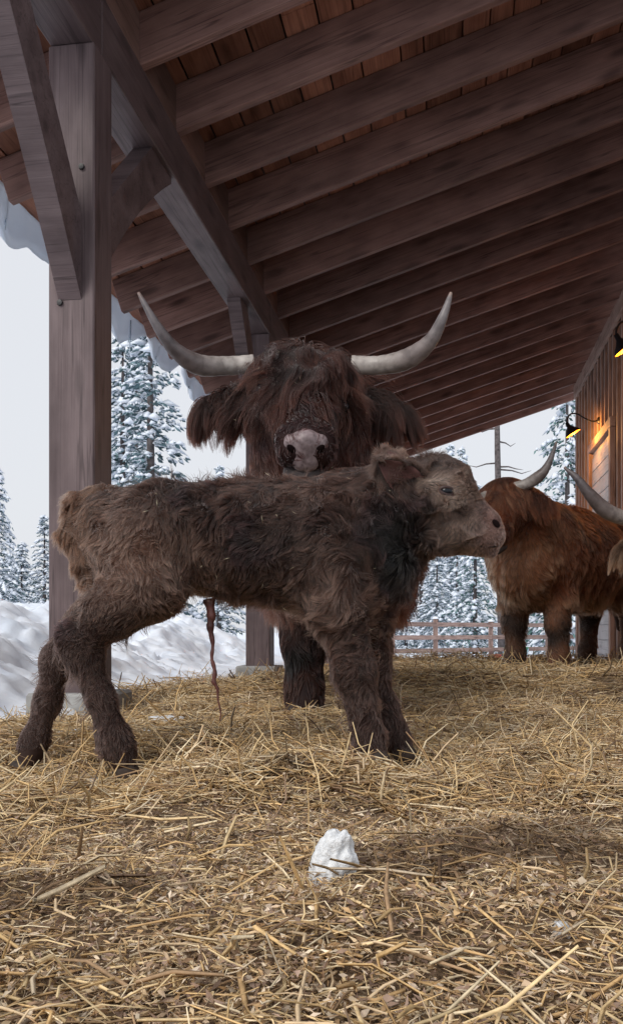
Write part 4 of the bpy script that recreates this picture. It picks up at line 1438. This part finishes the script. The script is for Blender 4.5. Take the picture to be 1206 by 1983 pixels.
    tb = Blob(chain(list(zip(tpts, (.045, .04, .04, .055, .03)))), .012, .03)
    Vt, Ft = body_object(tb, root, base, colf, 'tail')
    return root, blob


M['fleck'] = new_mat('chaff_fleck', .7, .2, (.55, .50, .36))[0]
M['hideflat'] = noisy_mat('ear_hide', [(.3, (.02, .012, .01)), (.7, (.05, .03, .024))], 20, .8)
M['lip'] = noisy_mat('lip_skin', [(.3, (.035, .026, .026)), (.7, (.075, .06, .058))], 50, .55, .3, .2, .003)

calf, calf_blob = build_calf()
gm = float(bed_h(.10, 3.2))
mother_horns = [
    ([at(492, 704, 2.87), at(440, 708, 2.86), at(385, 706, 2.80), at(340, 678, 2.74), at(305, 632, 2.70), at(268, 566, 2.70)], .029),
    ([at(680, 706, 2.87), at(735, 707, 2.86), at(790, 694, 2.80), at(833, 660, 2.75), at(858, 612, 2.72), at(873, 566, 2.72)], .029)]
build_adult('dark brown cow with long upswept horns and shaggy forelock facing the camera behind the calf',
            (.085, 3.18, gm - .01), (-.04, -1.0), at(588, 722, 2.86), at(592, 834, 2.50),
            ((.0065, .0026, .0021), (.034, .0112, .0075), (.055, .021, .014), (.007, .004, .0035)), mother_horns, 201, 60000,
            body_len=1.15, wh=.92, ST_=.11, fore_n=17000, eye_gap=True, hw=1.05)

g2 = float(bed_h(1.47, 5.9))
red_horns = [
    ([at(985, 946, 5.46), at(1020, 937, 5.42), at(1048, 918, 5.38), at(1064, 893, 5.36), at(1077, 856, 5.38)], .033),
    ([at(945, 958, 5.50), at(925, 968, 5.45), at(905, 965, 5.38), at(893, 948, 5.35), at(885, 925, 5.34)], .033)]
build_adult('red-brown cow with one pale horn showing, standing behind the calf muzzle beside the barn wall',
            (1.47, 5.9, g2 - .01), (-.62, -.78), at(972, 952, 5.50), at(952, 1028, 5.22),
            ((.03, .0095, .0055), (.135, .043, .020), (.27, .135, .075), (.03, .019, .015)), red_horns, 301, 60000,
            body_len=1.2, wh=1.03, fore_n=8000, roll=.1, ear_len=.17, fringe=.8)

g3 = float(bed_h(2.1, 4.6))
edge_horns = [
    ([at(1262, 1016, 4.42), at(1215, 1006, 4.38), at(1172, 988, 4.33), at(1138, 953, 4.30), at(1116, 925, 4.30), at(1092, 905, 4.32)], .034),
    ([at(1345, 1016, 4.42), at(1395, 1006, 4.38), at(1440, 985, 4.33), at(1470, 940, 4.30), at(1490, 890, 4.32)], .034)]
build_adult('tan cow mostly beyond the right picture edge with only its horn and cheek hair showing',
            (2.25, 4.75, g3 - .01), (-.90, -.35), at(1304, 1022, 4.45), at(1310, 1140, 4.18),
            ((.07, .035, .02), (.2, .11, .065), (.34, .22, .14), (.08, .05, .04)), edge_horns, 401, 22000,
            body_len=1.1, wh=.98, fore_n=3500, res=.016, ear_len=.15)

# ------------------------------------------------------------------ straw and chaff
PAL = np.array([(.68, .48, .25), (.78, .61, .37), (.86, .74, .54), (.52, .35, .18), (.40, .27, .165), (.68, .53, .36), (.27, .185, .13), (.76, .65, .50)])
PALW = np.array([.22, .2, .12, .14, .1, .12, .05, .05])


def scatter(n, y0, y1, r, spread=.46, pad=.5):
    """Random ground points, denser near the lens, over the floor the barn shows."""
    y = y0 * (y1 / y0) ** r.random(n)
    x = (r.random(n) * 2 - 1) * (y * spread + pad)
    return x, y


def stalks(n, y0, y1, lmin, lmax, wid, up_share, seed, pal_w=PALW, layer=.02):
    r = np.random.default_rng(seed)
    x, y = scatter(n, y0, y1, r)
    u, v = uv_of(x, y)
    ok = (bed_edge(u) - v) < .12 * r.normal(size=n) + .05
    ok &= v < VWALL - .15
    for hx_, hy_, _ in HOOFS:                              # trodden down in front of the hooves
        ok &= ~((np.abs(x - hx_) < .06) & (y < hy_ + .02) & (y > hy_ - .12) & (r.random(n) < .7))
    x, y = x[ok], y[ok]; n = len(x)
    cl = nz(np.stack([x, y], -1), 6, 91)                    # loose bunches share a direction
    hd = r.random(n) * 6.283
    hd = np.where(r.random(n) < .35, cl * 2.5 + r.normal(size=n) * .4, hd)
    pitch = np.abs(r.normal(size=n)) * .16
    upm = r.random(n) < up_share
    pitch = np.where(upm, r.uniform(.35, 1.15, n), pitch)
    L = np.exp(r.uniform(math.log(lmin), math.log(lmax), n))
    d = np.stack([np.cos(hd) * np.cos(pitch), np.sin(hd) * np.cos(pitch), np.sin(pitch)], -1)
    z = bed_h(x, y) + r.random(n) ** 1.5 * layer * (1 + .8 * np.maximum(cl, 0))
    p0 = np.stack([x, y, z], -1) - np.where(upm, .15, .5)[:, None] * d * L[:, None] * np.array([1, 1, .25])
    p0[:, 2] = np.maximum(p0[:, 2], bed_h(p0[:, 0], p0[:, 1]) + .001)
    bend = r.normal(size=(n, 3)) * .10 * L[:, None]
    pm = p0 + d * L[:, None] * .5 + bend * np.array([1, 1, .5])
    p1 = p0 + d * L[:, None] + np.stack([0 * x, 0 * x, -.12 * L], -1) * r.random(n)[:, None]
    g1 = bed_h(p1[:, 0], p1[:, 1]); gm_ = bed_h(pm[:, 0], pm[:, 1])
    p1[:, 2] = np.maximum(p1[:, 2], g1 + .002); pm[:, 2] = np.maximum(pm[:, 2], gm_ + .003)
    W = wid * r.uniform(.5, 1.25, n)
    S = norm(np.cross(d, np.array([0, 0, 1.0]) + r.normal(size=(n, 3)) * .5)); U = np.cross(S, d)
    ring = lambda p, k: [p + S * (W * k)[:, None], p + U * (W * k * .8)[:, None], p - S * (W * k)[:, None]]
    V = np.stack(ring(p0, .9) + ring(pm, 1.0) + ring(p1, .7), 1).reshape(-1, 3)
    i = np.arange(n)[:, None] * 9
    q = []
    for a in (0, 3):
        for j in range(3):
            q.append(i + np.array([[a + j, a + (j + 1) % 3, a + 3 + (j + 1) % 3, a + 3 + j]]))
    F = np.concatenate(q)
    c = PAL[r.choice(len(PAL), n, p=pal_w / pal_w.sum())] * r.uniform(.65, 1.2, (n, 1))
    pt = nz(np.stack([x, y], -1), 9, 95) + .6 * nz(np.stack([x, y], -1), 22, 96)   # wet trampled patches
    c = c * mixcol((1.12, 1.08, 1.0), (.45, .41, .39), sm(.4, 1.3, pt))
    c = np.repeat(c, 9, 0)
    return V, F, c


def flakes(n, y0, y1, lmin, lmax, seed, layer=.012):
    r = np.random.default_rng(seed)
    x, y = scatter(n, y0, y1, r)
    u, v = uv_of(x, y)
    ok = (bed_edge(u) - v) < .08 * r.normal(size=n) + .02
    x, y = x[ok], y[ok]; n = len(x)
    z = bed_h(x, y) + r.random(n) * layer
    p = np.stack([x, y, z], -1)
    hd = r.random(n) * 6.283
    L = r.uniform(lmin, lmax, n); W = L * r.uniform(.08, .32, n)
    d = np.stack([np.cos(hd), np.sin(hd), r.normal(size=n) * .45], -1); d = norm(d)
    S = norm(np.cross(d, np.array([0, 0, 1.0]) + r.normal(size=(n, 3)) * .7)); U = np.cross(S, d)
    a = p - d * L[:, None] * .5; b = p + d * L[:, None] * .5
    V = np.stack([a, p + S * W[:, None] * .5 + U * (L * r.normal(size=n) * .15)[:, None], b, p - S * W[:, None] * .5 + U * (L * r.normal(size=n) * .15)[:, None]], 1).reshape(-1, 3)
    i = np.arange(n)[:, None] * 4
    F = np.concatenate([i + np.array([[0, 1, 3, 3]]), i + np.array([[1, 2, 3, 3]])])[:, :3]
    c = PAL[r.choice(len(PAL), n)] * r.uniform(.55, 1.3, (n, 1)) * np.array([1.0, .96, .97])
    pk = r.random(n) < .15
    c[pk] = np.array([.42, .29, .22]) * r.uniform(.6, 1.2, (pk.sum(), 1))
    pt = nz(np.stack([x, y], -1), 9, 95) + .6 * nz(np.stack([x, y], -1), 22, 96)
    c = c * mixcol((1.0, 1.0, 1.0), (.4, .36, .34), sm(.2, 1.1, pt))
    return V, F, np.repeat(c, 4, 0)


def stuff(name, parts, nper, label, cat):
    V = np.concatenate([p[0] for p in parts]); c = np.concatenate([p[2] for p in parts])
    off = np.cumsum([0] + [len(p[0]) for p in parts[:-1]])
    F = np.concatenate([p[1] + o_ for p, o_ in zip(parts, off)])
    ob = link(name, mesh_np(name, V, F, nper, c), M['straw'])
    tag(ob, label, cat, kind='stuff')
    return ob


stuff('straw_bedding', [stalks(24000, .45, 1.7, .008, .045, .0010, .09, 1001), stalks(3800, .45, 1.9, .03, .09, .0019, .10, 1002), stalks(420, .6, 2.2, .06, .14, .0026, .15, 1005),
                        stalks(54000, 1.5, 4.4, .02, .10, .0016, .09, 1003), stalks(4500, 1.5, 4.4, .07, .16, .0024, .12, 1006), stalks(26000, 4.0, 9.5, .05, .18, .0034, .10, 1004, layer=.035)],
      4, 'golden loose straw strewn over the barn floor', 'straw')
stuff('chaff_litter', [flakes(120000, .45, 1.8, .003, .014, 1011, .018), flakes(85000, 1.5, 5, .006, .022, 1012)], 3,
      'fine chopped chaff and shavings between the straw stalks', 'chaff')


# snow bits in the straw
def snow_lump(name, p, size, seed, label, group=None, squash=1.0):
    bm = bmesh.new()
    bmesh.ops.create_icosphere(bm, subdivisions=5, radius=1)
    P = np.array([v.co[:] for v in bm.verts])
    k = 1 + .22 * nz(P, 1.8, seed) + .10 * nz(P, 5, seed + 1) + .035 * nz(P, 9, seed + 2) + .012 * nz(P, 30, seed + 3)
    for v, q, kk in zip(bm.verts, P, k):
        v.co = Vector((q[0] * size[0], q[1] * size[1], q[2] * size[2])) * float(kk)
    ob = link(name, bm_mesh(name, bm), M['oldsnow'], None, True, Vector(p))
    tag(ob, label, 'snow', group)
    return ob


yy = 1.05
for _ in range(15):
    pl = at(645, 1712, yy); yy = (H - float(bed_h(pl[0], pl[1])) - .004) * FPX / (1712 - HY)
pl = at(645, 1712, yy)
g = float(bed_h(pl[0], pl[1]))
ob = snow_lump('snow_chunk', (pl[0], pl[1], g + .022), (.022, .02, .034), 71, 'fist-sized white snow chunk lying in the foreground straw')
ob.rotation_euler = (0, .35, .2)
for k, (X, Y, sx, sz, lab) in enumerate(((150, 1428, .07, .016, 'flat snow patch between the hind legs of the calf'), (120, 1392, .10, .03, 'snow patch at the foot of the front post'),
                                         (320, 1395, .05, .012, 'small snow patch in the straw behind the calf, under its belly'), (1090, 1812, .008, .008, 'tiny white snow crumb in the straw at lower right'),
                                         (180, 1520, .03, .008, 'thin snow smear in the straw below the near hind hoof'), (292, 1418, .03, .01, 'small snow patch just right of the near hind leg'))):
    y = 2.5
    for _ in range(12):
        q = at(X, Y, y); y = (H - float(bed_h(q[0], q[1]))) * FPX / (Y - HY)
    q = at(X, Y, y)
    snow_lump('snow_patch', (q[0], q[1], float(bed_h(q[0], q[1])) + .004), (sx, sx * 1.3, sz), 80 + k, lab, 'snow patches in the straw')
